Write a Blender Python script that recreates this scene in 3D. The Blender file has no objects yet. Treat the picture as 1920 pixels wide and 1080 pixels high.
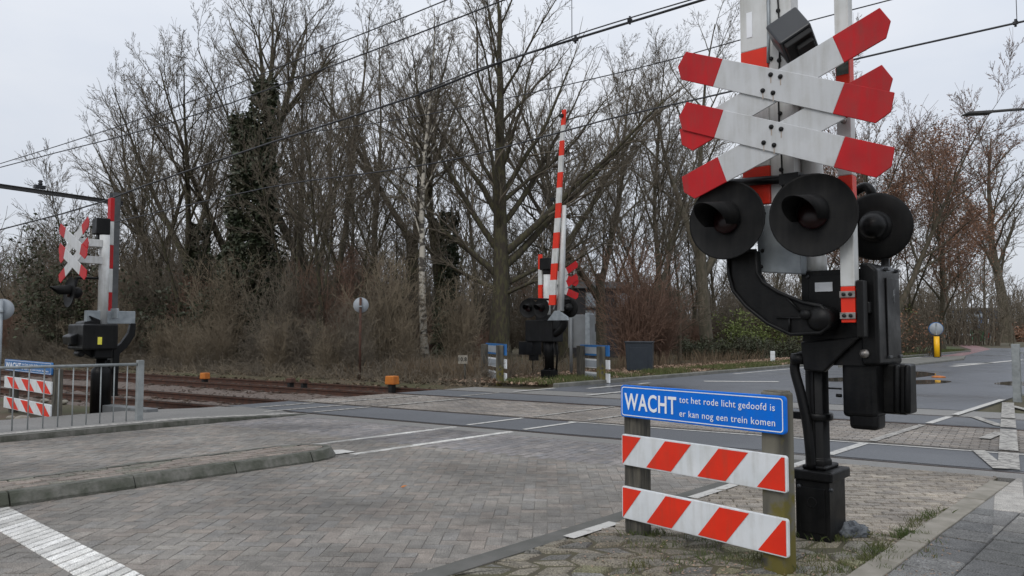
import bpy, bmesh, math, random
from mathutils import Vector, Matrix, noise
R = math.radians
scene = bpy.context.scene
col = scene.collection

# ------------------------------------------------------------------ camera
FPX, CAMH = 1450.0, 1.45
PITCH = math.atan(80 / FPX)
cd = bpy.data.cameras.new('Camera'); cam = bpy.data.objects.new('Camera', cd); col.objects.link(cam)
cam.location = (0, 0, CAMH); cam.rotation_euler = (math.pi / 2 + PITCH, 0, 0)
cd.sensor_width = 36; cd.lens = 36 * FPX / 1920; cd.clip_start = .05; cd.clip_end = 2000
scene.camera = cam

# ------------------------------------------------------------------ world: overcast sky
SUN_EL, SUN_AZ = 42, 205           # degrees; azimuth clockwise from +Y
w = bpy.data.worlds.new('World'); scene.world = w; w.use_nodes = True
nt = w.node_tree; nt.nodes.clear()
def N(t, typ, **kw):
    n = t.nodes.new(typ)
    for k, v in kw.items(): setattr(n, k, v)
    return n
out = N(nt, 'ShaderNodeOutputWorld'); bg = N(nt, 'ShaderNodeBackground')
sky = N(nt, 'ShaderNodeTexSky'); sky.sky_type = 'NISHITA'; sky.sun_disc = False
sky.sun_elevation = R(SUN_EL); sky.sun_rotation = R(SUN_AZ); sky.air_density = 1.0; sky.dust_density = 3
tc = N(nt, 'ShaderNodeTexCoord'); sep = N(nt, 'ShaderNodeSeparateXYZ')
nt.links.new(tc.outputs['Generated'], sep.inputs[0])
# overcast deck: brighter towards the zenith, broken by soft cloud noise
grad = N(nt, 'ShaderNodeMapRange'); grad.inputs[1].default_value = 0; grad.inputs[2].default_value = 1
grad.inputs[3].default_value = 6.4; grad.inputs[4].default_value = 10.5
nt.links.new(sep.outputs[2], grad.inputs[0])
mp = N(nt, 'ShaderNodeMapping'); mp.inputs['Scale'].default_value = (1.0, 1.0, 2.6)
nt.links.new(tc.outputs['Generated'], mp.inputs[0])
nz = N(nt, 'ShaderNodeTexNoise'); nz.inputs['Scale'].default_value = 2.3; nz.inputs['Detail'].default_value = 6; nz.inputs['Roughness'].default_value = .5
nt.links.new(mp.outputs[0], nz.inputs['Vector'])
cr = N(nt, 'ShaderNodeValToRGB')
cr.color_ramp.elements[0].position = .35; cr.color_ramp.elements[0].color = (.88, .945, 1.06, 1)
cr.color_ramp.elements[1].position = .68; cr.color_ramp.elements[1].color = (1.06, 1.09, 1.15, 1)
nt.links.new(nz.outputs['Fac'], cr.inputs[0])
mul = N(nt, 'ShaderNodeVectorMath', operation='SCALE')
nt.links.new(cr.outputs[0], mul.inputs[0]); nt.links.new(grad.outputs[0], mul.inputs['Scale'])
mx = N(nt, 'ShaderNodeMix', data_type='RGBA'); mx.inputs[0].default_value = .93
nt.links.new(sky.outputs[0], mx.inputs[6]); nt.links.new(mul.outputs[0], mx.inputs[7])
nt.links.new(mx.outputs[2], bg.inputs[0]); bg.inputs[1].default_value = .108
nt.links.new(bg.outputs[0], out.inputs[0])

sd = bpy.data.lights.new('Sun', 'SUN'); sd.energy = .9; sd.angle = R(25); sd.color = (1, .97, .92)
so = bpy.data.objects.new('Sun', sd); col.objects.link(so)
az, el = R(SUN_AZ), R(SUN_EL)
sdir = Vector((math.sin(az) * math.cos(el), math.cos(az) * math.cos(el), math.sin(el)))
so.rotation_euler = sdir.to_track_quat('Z', 'Y').to_euler()
scene.view_settings.view_transform = 'Standard'; scene.view_settings.look = 'None'
scene.view_settings.exposure = 0.0; scene.view_settings.gamma = 1
scene.cycles.max_bounces = 6; scene.cycles.transparent_max_bounces = 8

# ------------------------------------------------------------------ frames of the place
CO = Vector((0, 0, CAMH))
def ray(px, py):
    x = (px - 960) / FPX; v = -(py - 540) / FPX
    return Vector((x, math.cos(PITCH) - v * math.sin(PITCH), math.sin(PITCH) + v * math.cos(PITCH)))
def G(px, py, z=0.0):
    r = ray(px, py); return CO + r * ((z - CAMH) / r.z)
def at(px, py, Y):
    r = ray(px, py); return CO + r * (Y / r.y)
def hz(py, Y): return CAMH + (620 - py) / FPX * Y
RA = R(42.3)
U = Vector((math.sin(RA), math.cos(RA), 0)); NN = Vector((math.cos(RA), -math.sin(RA), 0))   # along / across the road
TA = R(33.0)
M_ = Vector((math.sin(TA), math.cos(TA), 0)); T_ = Vector((-math.cos(TA), math.sin(TA), 0))   # across / along the tracks
def RD(n, u, z=0): return NN * n + U * u + Vector((0, 0, z))
def TR(d, t, z=0): return M_ * d + T_ * t + Vector((0, 0, z))
RZ = -RA
RAILS = (9.55, 11.03, 13.65, 15.13)
class Frame:
    def __init__(s, base, rz=RZ):
        s.base = Vector(base); s.rz = rz; s.m = Matrix.Rotation(-rz, 3, 'Z')
        s.c = s.m @ (CO - s.base)
    def q(s, px, py, yl):
        r = s.m @ ray(px, py); return s.c + r * ((yl - s.c.y) / r.y)
    def loc(s, p): return s.m @ (Vector(p) - s.base)

# ------------------------------------------------------------------ helpers
def tag(o, label=None, cat=None, group=None, kind=None):
    if label: o['label'] = label
    if cat: o['category'] = cat
    if group: o['group'] = group
    if kind: o['kind'] = kind
    return o
def empty(name, loc=(0, 0, 0), rz=0, label=None, cat=None, group=None):
    o = bpy.data.objects.new(name, None); col.objects.link(o)
    o.location = loc; o.rotation_euler = (0, 0, rz); o.empty_display_size = .2
    return tag(o, label, cat, group)
def copy_tree(o, parent=None):
    c = o.copy(); col.objects.link(c)
    if parent: c.parent = parent
    for ch in list(o.children): copy_tree(ch, c)
    return c
class MB:
    def __init__(s): s.v = []; s.f = []; s.mi = []; s.sm = []; s.fc = []
    def add(s, vs, fs, mi=0, smooth=False, c=None):
        b = len(s.v); s.v += [tuple(x) for x in vs]
        for f in fs:
            s.f.append(tuple(b + i for i in f)); s.mi.append(mi); s.sm.append(smooth); s.fc.append(c)
        return s
    def box(s, c, size, rot=None, mi=0):
        hx, hy, hz_ = size[0] / 2, size[1] / 2, size[2] / 2
        P = [Vector((x, y, z)) for z in (-hz_, hz_) for y in (-hy, hy) for x in (-hx, hx)]
        if rot is not None: P = [rot @ p for p in P]
        c = Vector(c)
        return s.add([p + c for p in P], [(0, 2, 3, 1), (4, 5, 7, 6), (0, 1, 5, 4), (2, 6, 7, 3), (0, 4, 6, 2), (1, 3, 7, 5)], mi)
    def bb(s, x0, x1, y0, y1, z0, z1, mi=0):
        return s.box(((x0 + x1) / 2, (y0 + y1) / 2, (z0 + z1) / 2), (abs(x1 - x0), abs(y1 - y0), abs(z1 - z0)), None, mi)
    def tube(s, pts, rad, sides=8, mi=0, cap=True, smooth=True):
        pts = [Vector(p) for p in pts]; n = len(pts)
        if not hasattr(rad, '__len__'): rad = [rad] * n
        d0 = (pts[1] - pts[0]).normalized()
        a = d0.orthogonal().normalized(); vs = []
        for i, p in enumerate(pts):
            d = (pts[min(i + 1, n - 1)] - pts[max(i - 1, 0)]).normalized()
            a = (a - d * a.dot(d)).normalized(); b = d.cross(a)
            for k in range(sides):
                t = 2 * math.pi * k / sides
                vs.append(p + (a * math.cos(t) + b * math.sin(t)) * rad[i])
        fs = []
        for i in range(n - 1):
            for k in range(sides):
                k2 = (k + 1) % sides
                fs.append((i * sides + k, i * sides + k2, (i + 1) * sides + k2, (i + 1) * sides + k))
        s.add(vs, fs, mi, smooth)
        if cap:
            b0 = len(s.v) - len(vs)
            s.f += [tuple(b0 + k for k in reversed(range(sides))), tuple(b0 + (n - 1) * sides + k for k in range(sides))]
            s.mi += [mi, mi]; s.sm += [False, False]; s.fc += [None, None]
        return s
    def lathe(s, prof, c, axis='Z', sides=24, mi=0, rot=None, smooth=True):
        """prof: list of (r, h) along the axis"""
        vs = []; c = Vector(c)
        for r, h in prof:
            for k in range(sides):
                t = 2 * math.pi * k / sides; x, y = r * math.cos(t), r * math.sin(t)
                p = Vector((x, y, h)) if axis == 'Z' else (Vector((x, h, y)) if axis == 'Y' else Vector((h, x, y)))
                if rot is not None: p = rot @ p
                vs.append(p + c)
        fs = []
        for i in range(len(prof) - 1):
            for k in range(sides):
                k2 = (k + 1) % sides
                f = (i * sides + k, i * sides + k2, (i + 1) * sides + k2, (i + 1) * sides + k)
                fs.append(f if axis != 'Y' else f[::-1])
        e0 = tuple(reversed(range(sides))); e1 = tuple((len(prof) - 1) * sides + k for k in range(sides))
        if axis == 'Y': e0, e1 = e0[::-1], e1[::-1]
        s.add(vs, fs, mi, smooth)
        b = len(s.v) - len(vs)
        s.f += [tuple(b + i for i in e0), tuple(b + i for i in e1)]; s.mi += [mi, mi]; s.sm += [False, False]; s.fc += [None, None]
        return s
    def prism(s, outline, y0, y1, mi=0):
        """outline of (x, z), extruded along local y"""
        a = sum(outline[i][0] * outline[(i + 1) % len(outline)][1] - outline[(i + 1) % len(outline)][0] * outline[i][1] for i in range(len(outline)))
        if a < 0: outline = outline[::-1]
        n = len(outline)
        vs = [(x, y0, z) for x, z in outline] + [(x, y1, z) for x, z in outline]
        fs = [tuple(range(n)), tuple(reversed(range(n, 2 * n)))]
        for i in range(n):
            j = (i + 1) % n; fs.append((i, i + n, j + n, j))
        return s.add(vs, fs, mi)
    def slab(s, outline, z0, z1, mi=0):
        """outline of (x, y) or Vectors, extruded along z"""
        o = [(p[0], p[1]) for p in outline]
        a = sum(o[i][0] * o[(i + 1) % len(o)][1] - o[(i + 1) % len(o)][0] * o[i][1] for i in range(len(o)))
        if a < 0: o = o[::-1]
        n = len(o)
        vs = [(x, y, z1) for x, y in o] + [(x, y, z0) for x, y in o]
        fs = [tuple(range(n)), tuple(reversed(range(n, 2 * n)))]
        for i in range(n):
            j = (i + 1) % n; fs.append((i, i + n, j + n, j))
        return s.add(vs, fs, mi)
    def build(s, name, mats, parent=None, bevel=0, seg=2, loc=None, rot=None):
        me = bpy.data.meshes.new(name); me.from_pydata(s.v, [], s.f)
        if not isinstance(mats, (list, tuple)): mats = [mats]
        for m in mats: me.materials.append(m)
        me.polygons.foreach_set('material_index', s.mi)
        me.polygons.foreach_set('use_smooth', s.sm)
        if any(c is not None for c in s.fc):
            ca = me.color_attributes.new('Col', 'FLOAT_COLOR', 'CORNER'); buf = []
            for f, c in zip(s.f, s.fc):
                c = c or (.5, .5, .5); buf += [c[0], c[1], c[2], 1.0] * len(f)
            ca.data.foreach_set('color', buf)
        me.update()
        o = bpy.data.objects.new(name, me); col.objects.link(o)
        if parent: o.parent = parent
        if loc is not None: o.location = loc
        if rot is not None: o.rotation_euler = rot
        if bevel:
            md = o.modifiers.new('Bevel', 'BEVEL'); md.width = bevel; md.segments = seg; md.limit_method = 'ANGLE'; md.angle_limit = R(40)
        return o

# ------------------------------------------------------------------ materials
def mat(name, c1, c2=None, rough=.6, metal=0, scale=6, detail=6, bump=0, bscale=80, spec=.5, lo=.35, hi=.65, rough2=None, coord='Object', streak=None, grime=None, gk=.45):
    m = bpy.data.materials.new(name); m.use_nodes = True; t = m.node_tree
    b = t.nodes['Principled BSDF']; b.inputs['Roughness'].default_value = rough; b.inputs['Metallic'].default_value = metal
    b.inputs['Specular IOR Level'].default_value = spec
    tcn = N(t, 'ShaderNodeTexCoord'); n = N(t, 'ShaderNodeTexNoise'); n.inputs['Scale'].default_value = scale; n.inputs['Detail'].default_value = detail
    src = tcn.outputs[coord]
    if streak:
        mpn = N(t, 'ShaderNodeMapping'); mpn.inputs['Scale'].default_value = streak; t.links.new(src, mpn.inputs[0]); src = mpn.outputs[0]
    t.links.new(src, n.inputs['Vector'])
    c2 = c2 or tuple(x * .75 for x in c1)
    r = N(t, 'ShaderNodeValToRGB'); r.color_ramp.elements[0].position = lo; r.color_ramp.elements[1].position = hi
    r.color_ramp.elements[0].color = (*c1, 1); r.color_ramp.elements[1].color = (*c2, 1)
    t.links.new(n.outputs['Fac'], r.inputs[0]); t.links.new(r.outputs[0], b.inputs['Base Color'])
    if grime:      # dirt: run-off streaks times broad patches
        gm_ = N(t, 'ShaderNodeMapping'); gm_.inputs['Scale'].default_value = (22, 22, 2.2); t.links.new(tcn.outputs['Object'], gm_.inputs[0])
        g1 = N(t, 'ShaderNodeTexNoise'); g1.inputs['Scale'].default_value = 1; g1.inputs['Detail'].default_value = 6; t.links.new(gm_.outputs[0], g1.inputs['Vector'])
        g2 = N(t, 'ShaderNodeTexNoise'); g2.inputs['Scale'].default_value = 4.5; g2.inputs['Detail'].default_value = 8; g2.inputs['Roughness'].default_value = .7; t.links.new(tcn.outputs['Object'], g2.inputs['Vector'])
        gp_ = N(t, 'ShaderNodeMath', operation='MULTIPLY'); t.links.new(g1.outputs['Fac'], gp_.inputs[0]); t.links.new(g2.outputs['Fac'], gp_.inputs[1])
        gr = N(t, 'ShaderNodeMapRange'); gr.inputs[1].default_value = .2; gr.inputs[2].default_value = .40; gr.inputs[3].default_value = 0; gr.inputs[4].default_value = gk; t.links.new(gp_.outputs[0], gr.inputs[0])
        gx = N(t, 'ShaderNodeMix', data_type='RGBA'); t.links.new(gr.outputs[0], gx.inputs[0]); t.links.new(r.outputs[0], gx.inputs[6]); gx.inputs[7].default_value = (*grime, 1); t.links.new(gx.outputs[2], b.inputs['Base Color'])
    if rough2 is not None:
        mr = N(t, 'ShaderNodeMapRange'); mr.inputs[1].default_value = lo; mr.inputs[2].default_value = hi; mr.inputs[3].default_value = rough; mr.inputs[4].default_value = rough2
        t.links.new(n.outputs['Fac'], mr.inputs[0]); t.links.new(mr.outputs[0], b.inputs['Roughness'])
    if bump:
        n2 = N(t, 'ShaderNodeTexNoise'); n2.inputs['Scale'].default_value = bscale; n2.inputs['Detail'].default_value = 4
        t.links.new(src, n2.inputs['Vector'])
        bp = N(t, 'ShaderNodeBump'); bp.inputs['Strength'].default_value = bump; bp.inputs['Distance'].default_value = .01
        t.links.new(n2.outputs['Fac'], bp.inputs['Height']); t.links.new(bp.outputs[0], b.inputs['Normal'])
    return m
def paver_mat(name, stain=(.5, .48, .42), rough=.85, fine=160):
    """colour of each stone from the mesh, worn by two scales of noise"""
    m = bpy.data.materials.new(name); m.use_nodes = True; t = m.node_tree; b = t.nodes['Principled BSDF']
    at_ = N(t, 'ShaderNodeAttribute', attribute_name='Col'); tcn = N(t, 'ShaderNodeTexCoord')
    def nz_(sc, det, a, bb_, lo, hi):
        n = N(t, 'ShaderNodeTexNoise'); n.inputs['Scale'].default_value = sc; n.inputs['Detail'].default_value = det
        t.links.new(tcn.outputs['Object'], n.inputs['Vector'])
        r = N(t, 'ShaderNodeMapRange'); r.inputs[1].default_value = lo; r.inputs[2].default_value = hi; r.inputs[3].default_value = a; r.inputs[4].default_value = bb_
        t.links.new(n.outputs['Fac'], r.inputs[0]); return n, r
    n1, r1 = nz_(.7, 9, .66, 1.26, .34, .66)
    n2, r2 = nz_(fine, 3, .35, 1.85, .3, .7)
    n3, r3 = nz_(9, 5, .82, 1.12, .35, .65)
    p = N(t, 'ShaderNodeMath', operation='MULTIPLY'); t.links.new(r1.outputs[0], p.inputs[0]); t.links.new(r2.outputs[0], p.inputs[1])
    p2 = N(t, 'ShaderNodeMath', operation='MULTIPLY'); t.links.new(p.outputs[0], p2.inputs[0]); t.links.new(r3.outputs[0], p2.inputs[1])
    s = N(t, 'ShaderNodeVectorMath', operation='SCALE'); t.links.new(at_.outputs['Color'], s.inputs[0]); t.links.new(p2.outputs[0], s.inputs['Scale'])
    t.links.new(s.outputs[0], b.inputs['Base Color']); b.inputs['Roughness'].default_value = rough
    bp = N(t, 'ShaderNodeBump'); bp.inputs['Strength'].default_value = .35; bp.inputs['Distance'].default_value = .004
    t.links.new(n2.outputs['Fac'], bp.inputs['Height']); t.links.new(bp.outputs[0], b.inputs['Normal'])
    return m
def asphalt_mat(name, base, wet=False, fine=140):
    m = bpy.data.materials.new(name); m.use_nodes = True; t = m.node_tree; b = t.nodes['Principled BSDF']
    tcn = N(t, 'ShaderNodeTexCoord')
    n = N(t, 'ShaderNodeTexNoise'); n.inputs['Scale'].default_value = fine; n.inputs['Detail'].default_value = 2; t.links.new(tcn.outputs['Object'], n.inputs['Vector'])
    n2 = N(t, 'ShaderNodeTexNoise'); n2.inputs['Scale'].default_value = .28 if wet else .35; n2.inputs['Detail'].default_value = 3 if wet else 6; t.links.new(tcn.outputs['Object'], n2.inputs['Vector'])
    r = N(t, 'ShaderNodeValToRGB'); r.color_ramp.elements[0].position = .3; r.color_ramp.elements[1].position = .72
    r.color_ramp.elements[0].color = (*[x * .55 for x in base], 1); r.color_ramp.elements[1].color = (*[x * 1.5 for x in base], 1)
    t.links.new(n.outputs['Fac'], r.inputs[0])
    mr = N(t, 'ShaderNodeMapRange'); mr.inputs[1].default_value = .42; mr.inputs[2].default_value = .62; mr.inputs[3].default_value = 1; mr.inputs[4].default_value = .72 if wet else 1.2
    t.links.new(n2.outputs['Fac'], mr.inputs[0])
    s = N(t, 'ShaderNodeVectorMath', operation='SCALE'); t.links.new(r.outputs[0], s.inputs[0]); t.links.new(mr.outputs[0], s.inputs['Scale'])
    t.links.new(s.outputs[0], b.inputs['Base Color'])
    rr = N(t, 'ShaderNodeMapRange'); rr.inputs[1].default_value = .5 if wet else .45; rr.inputs[2].default_value = .74 if wet else .6
    rr.inputs[3].default_value = .52 if wet else .75; rr.inputs[4].default_value = .16 if wet else .6
    t.links.new(n2.outputs['Fac'], rr.inputs[0]); t.links.new(rr.outputs[0], b.inputs['Roughness'])
    bp = N(t, 'ShaderNodeBump'); bp.inputs['Strength'].default_value = .05 if wet else .35; bp.inputs['Distance'].default_value = .005
    t.links.new(n.outputs['Fac'], bp.inputs['Height']); t.links.new(bp.outputs[0], b.inputs['Normal'])
    return m
MT = dict(
    white=mat('white_paint', (.66, .67, .66), (.54, .55, .54), rough=.38, scale=3, rough2=.5, grime=(.30, .28, .23)),
    cross_white=mat('sign_white', (.56, .57, .58), (.50, .51, .52), rough=.45, scale=4, grime=(.30, .29, .25), gk=.4),
    red=mat('signal_red', (.50, .014, .018), (.40, .013, .017), rough=.5, scale=4, spec=.22, grime=(.22, .05, .045), gk=.5),
    bright_red=mat('fluorescent_red', (.78, .035, .012), (.68, .03, .012), rough=.45, scale=5, spec=.3, grime=(.40, .06, .03), gk=.4),
    board_white=mat('board_white', (.74, .76, .78), (.66, .69, .71), rough=.4, scale=4, grime=(.36, .35, .30), gk=.42),
    blue=mat('sign_blue', (.0, .165, .74), (.0, .145, .64), rough=.45, scale=3, spec=.2, grime=(.03, .13, .40), gk=.35),
    faded_blue=mat('faded_blue', (.02, .15, .38), (.02, .11, .32), rough=.45),
    letter=mat('white_lettering', (.85, .87, .9), (.8, .82, .85), rough=.4),
    black=mat('black_paint', (.0028, .003, .0032), (.0055, .0055, .006), rough=.3, scale=5, rough2=.5, bump=.10, bscale=40, spec=.2, grime=(.014, .0135, .0125), gk=.6), bell=mat('slate_paint', (.022, .025, .029), (.03, .033, .037), rough=.35, scale=5),
    matte=mat('matte_black', (.0035, .0036, .004), (.006, .006, .006), rough=.6, scale=8, spec=.2, grime=(.018, .017, .016), gk=.5),
    rubber=mat('black_rubber', (.008, .008, .008), (.014, .014, .014), rough=.6, spec=.3),
    lens=mat('dark_red_lens', (.016, .0015, .002), (.010, .001, .0015), rough=.3, scale=20, spec=.3),
    galv=mat('galvanised_steel', (.32, .35, .37), (.22, .245, .26), rough=.5, metal=.35, scale=7),
    rail_grey=mat('grey_railing', (.30, .32, .32), (.21, .225, .225), rough=.55, metal=.2, scale=9),
    steel=mat('bare_steel', (.35, .33, .31), (.2, .18, .16), rough=.4, metal=.8, scale=30),
    cabinet=mat('grey_cabinet', (.17, .18, .185), (.13, .137, .14), rough=.55, scale=3),
    navy=mat('navy_container', (.013, .020, .030), (.019, .028, .038), rough=.55, scale=4),
    yellow=mat('yellow_plastic', (.95, .52, .005), (.88, .46, .005), rough=.4, scale=3),
    lemon=mat('yellow_sticker', (.62, .58, .03), (.55, .5, .03), rough=.5),
    orange=mat('orange_plastic', (.50, .16, .015), (.36, .10, .012), rough=.5, scale=5),
    post=mat('weathered_timber', (.105, .095, .075), (.04, .038, .032), rough=.85, scale=7, streak=(6, 6, .7), bump=.5, bscale=24),
    mossy=mat('mossy_timber', (.12, .11, .085), (.17, .145, .03), rough=.9, scale=4, streak=(3, 3, 1.4), bump=.5, bscale=22, lo=.4, hi=.62),
    timber_end=mat('timber_end', (.18, .165, .135), (.10, .09, .07), rough=.9, scale=20, bump=.4),
    rust=mat('rusty_rail', (.085, .035, .02), (.045, .024, .017), rough=.8, scale=9, bump=.3, bscale=30),
    railtop=mat('rail_head', (.10, .095, .09), (.055, .045, .04), rough=.3, metal=.8, scale=5),
    sleeper=mat('sleeper_timber', (.05, .035, .026), (.085, .055, .038), rough=.9, scale=5, bump=.4),
    concrete=mat('kerb_concrete', (.19, .185, .165), (.12, .12, .105), rough=.9, scale=4, bump=.4, bscale=70),
    kerb_dark=mat('mossy_kerb', (.062, .066, .05), (.16, .155, .138), rough=.95, scale=5, detail=10, bump=.8, bscale=40, grime=(.05, .055, .04), gk=.7),
    gutter=mat('gutter_concrete', (.125, .122, .112), (.09, .09, .08), rough=.9, scale=4, bump=.4, bscale=90),
    pale=mat('pale_edging', (.30, .275, .235), (.2, .185, .15), rough=.9, scale=5, bump=.35, bscale=80),
    ground=mat('leaf_litter', (.085, .064, .042), (.06, .062, .026), rough=1, scale=.55, detail=10, bump=.8, bscale=5),
    lawn=mat('verge_grass', (.052, .075, .018), (.075, .085, .028), rough=1, scale=3, bump=.8, bscale=9),
    ballast=mat('ballast_stone', (.16, .125, .105), (.08, .062, .052), rough=.95, scale=14, bump=.9, bscale=18),
    joint=mat('sand_joint', (.20, .187, .165), (.13, .12, .107), rough=1, scale=2.5),
    mossjoint=mat('mossy_joint', (.078, .072, .036), (.07, .06, .045), rough=1, scale=5),
    dark_joint=mat('dark_joint', (.045, .042, .036), (.06, .055, .045), rough=1, scale=5),
    line=None, oldline=None, rust_stain=mat('rust_stain', (.34, .26, .20), (.42, .36, .31), rough=.7, scale=30), puddle=mat('puddle_water', (.035, .035, .035), (.045, .045, .042), rough=.04, scale=2),
    asphalt=asphalt_mat('dry_asphalt', (.105, .108, .115)), wet=asphalt_mat('wet_asphalt', (.105, .112, .125), wet=True),
    panel=asphalt_mat('crossing_panel', (.095, .10, .108)), light_asphalt=asphalt_mat('pale_asphalt', (.17, .165, .155)),
    red_asphalt=asphalt_mat('red_cycle_asphalt', (.22, .125, .125)),
    rubber_gap=mat('flangeway_dark', (.012, .012, .012), (.02, .018, .016), rough=.9),
    bark=mat('brown_bark', (.115, .094, .068), (.06, .056, .036), rough=.95, scale=3, streak=(3, 3, .8), bump=.9, bscale=12),
    moss_bark=mat('mossy_bark', (.078, .072, .036), (.048, .038, .028), rough=.95, scale=5, detail=10, streak=(2, 2, .7), bump=1, bscale=14, lo=.42, hi=.58, grime=(.03, .027, .02), gk=.8),
    twig=mat('twig_brown', (.165, .138, .102), (.12, .10, .075), rough=.9, scale=1),
    twig_red=mat('twig_red_brown', (.21, .125, .088), (.16, .10, .072), rough=.9, scale=1),
    twig_tan=mat('twig_tan', (.235, .19, .13), (.17, .138, .096), rough=.9, scale=1),
    birch=None,
    ivy=mat('ivy_leaf', (.034, .05, .024), (.06, .06, .034), rough=.55, scale=2),
    copper=mat('dead_beech_leaf', (.25, .125, .07), (.17, .09, .055), rough=.8, scale=2),
    bud=mat('spring_leaf', (.15, .185, .045), (.10, .13, .03), rough=.7, scale=2),
    evergreen=mat('evergreen_leaf', (.05, .06, .026), (.04, .042, .022), rough=.7, scale=2),
    reed=mat('dry_reed', (.17, .125, .08), (.10, .075, .048), rough=.95, scale=2),
    grass=mat('grass_blade', (.065, .095, .022), (.12, .12, .045), rough=.85, scale=3),
    leaves=mat('fallen_leaf', (.36, .25, .18), (.24, .165, .115), rough=.9, scale=3),
    wire=mat('dark_wire', (.02, .022, .026), (.03, .03, .034), rough=.6),
    portal=mat('portal_steel', (.045, .046, .048), (.065, .062, .06), rough=.7, scale=4),
    mast=mat('mast_steel', (.14, .145, .15), (.10, .105, .11), rough=.6, metal=.2, scale=4),
    disc=mat('sign_back', (.34, .37, .40), (.28, .31, .34), rough=.5, scale=4),
    wall_dark=mat('dark_brick', (.045, .043, .045), (.06, .055, .055), rough=.9, scale=4),
    wall_blue=mat('blue_cladding', (.075, .095, .13), (.06, .078, .11), rough=.6),
    pane=mat('window_pane', (.42, .46, .5), (.3, .34, .38), rough=.15),
    roof=mat('roof_tile', (.04, .036, .036), (.055, .048, .046), rough=.9, scale=3),
    car_white=mat('white_car', (.62, .64, .66), (.58, .6, .62), rough=.25), car_dark=mat('dark_car', (.03, .035, .045), (.04, .045, .05), rough=.25),
    glass=mat('car_glass', (.02, .024, .028), (.03, .035, .04), rough=.1),
    green=mat('green_container', (.02, .16, .055), (.018, .12, .045), rough=.5), bag=mat('clear_plastic', (.24, .26, .28), (.06, .066, .075), rough=.18, scale=9, streak=(3, 3, .5)),
    sticker=mat('dark_sticker', (.03, .05, .04), (.10, .13, .11), rough=.5, scale=40),
)
def line_mat(name, c, worn):
    m = bpy.data.materials.new(name); m.use_nodes = True; t = m.node_tree; b = t.nodes['Principled BSDF']; b.inputs['Roughness'].default_value = .8
    tcn = N(t, 'ShaderNodeTexCoord'); n = N(t, 'ShaderNodeTexNoise'); n.inputs['Scale'].default_value = 11; n.inputs['Detail'].default_value = 10; n.inputs['Roughness'].default_value = .75
    t.links.new(tcn.outputs['Object'], n.inputs['Vector'])
    r = N(t, 'ShaderNodeValToRGB'); r.color_ramp.elements[0].position = worn - .03; r.color_ramp.elements[1].position = worn + .07
    r.color_ramp.elements[0].color = (.17, .16, .15, 1); r.color_ramp.elements[1].color = (*c, 1)
    t.links.new(n.outputs['Fac'], r.inputs[0]); t.links.new(r.outputs[0], b.inputs['Base Color'])
    return m
def moss_mat():
    m = bpy.data.materials.new('mossy_timber_foot'); m.use_nodes = True; t = m.node_tree; b = t.nodes['Principled BSDF']; b.inputs['Roughness'].default_value = .9
    tcn = N(t, 'ShaderNodeTexCoord'); mpn = N(t, 'ShaderNodeMapping'); mpn.inputs['Scale'].default_value = (7, 7, 1.2); t.links.new(tcn.outputs['Object'], mpn.inputs[0])
    n = N(t, 'ShaderNodeTexNoise'); n.inputs['Scale'].default_value = 1; n.inputs['Detail'].default_value = 8; t.links.new(mpn.outputs[0], n.inputs['Vector'])
    r = N(t, 'ShaderNodeValToRGB'); r.color_ramp.elements[0].position = .38; r.color_ramp.elements[1].position = .64; r.color_ramp.elements[0].color = (.045, .042, .034, 1); r.color_ramp.elements[1].color = (.15, .14, .11, 1)
    t.links.new(n.outputs['Fac'], r.inputs[0])
    sp = N(t, 'ShaderNodeSeparateXYZ'); t.links.new(tcn.outputs['Object'], sp.inputs[0])
    n3 = N(t, 'ShaderNodeTexNoise'); n3.inputs['Scale'].default_value = 9; n3.inputs['Detail'].default_value = 6; t.links.new(tcn.outputs['Object'], n3.inputs['Vector'])
    mr = N(t, 'ShaderNodeMapRange'); mr.inputs[1].default_value = .95; mr.inputs[2].default_value = .25; mr.inputs[3].default_value = -.22; mr.inputs[4].default_value = .16; t.links.new(sp.outputs[2], mr.inputs[0])
    ad = N(t, 'ShaderNodeMath', operation='ADD'); t.links.new(mr.outputs[0], ad.inputs[0]); t.links.new(n3.outputs['Fac'], ad.inputs[1])
    m2 = N(t, 'ShaderNodeMapRange'); m2.inputs[1].default_value = .54; m2.inputs[2].default_value = .68; t.links.new(ad.outputs[0], m2.inputs[0])
    mx_ = N(t, 'ShaderNodeMix', data_type='RGBA'); t.links.new(m2.outputs[0], mx_.inputs[0]); t.links.new(r.outputs[0], mx_.inputs[6]); mx_.inputs[7].default_value = (.125, .105, .022, 1)
    t.links.new(mx_.outputs[2], b.inputs['Base Color'])
    bp = N(t, 'ShaderNodeBump'); bp.inputs['Strength'].default_value = .6; bp.inputs['Distance'].default_value = .01; t.links.new(n.outputs['Fac'], bp.inputs['Height']); t.links.new(bp.outputs[0], b.inputs['Normal']); return m
MT['mossy'] = moss_mat()
MT['line'] = line_mat('road_marking', (.50, .49, .46), .40)
MT['oldline'] = line_mat('worn_marking', (.40, .385, .35), .47)
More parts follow.
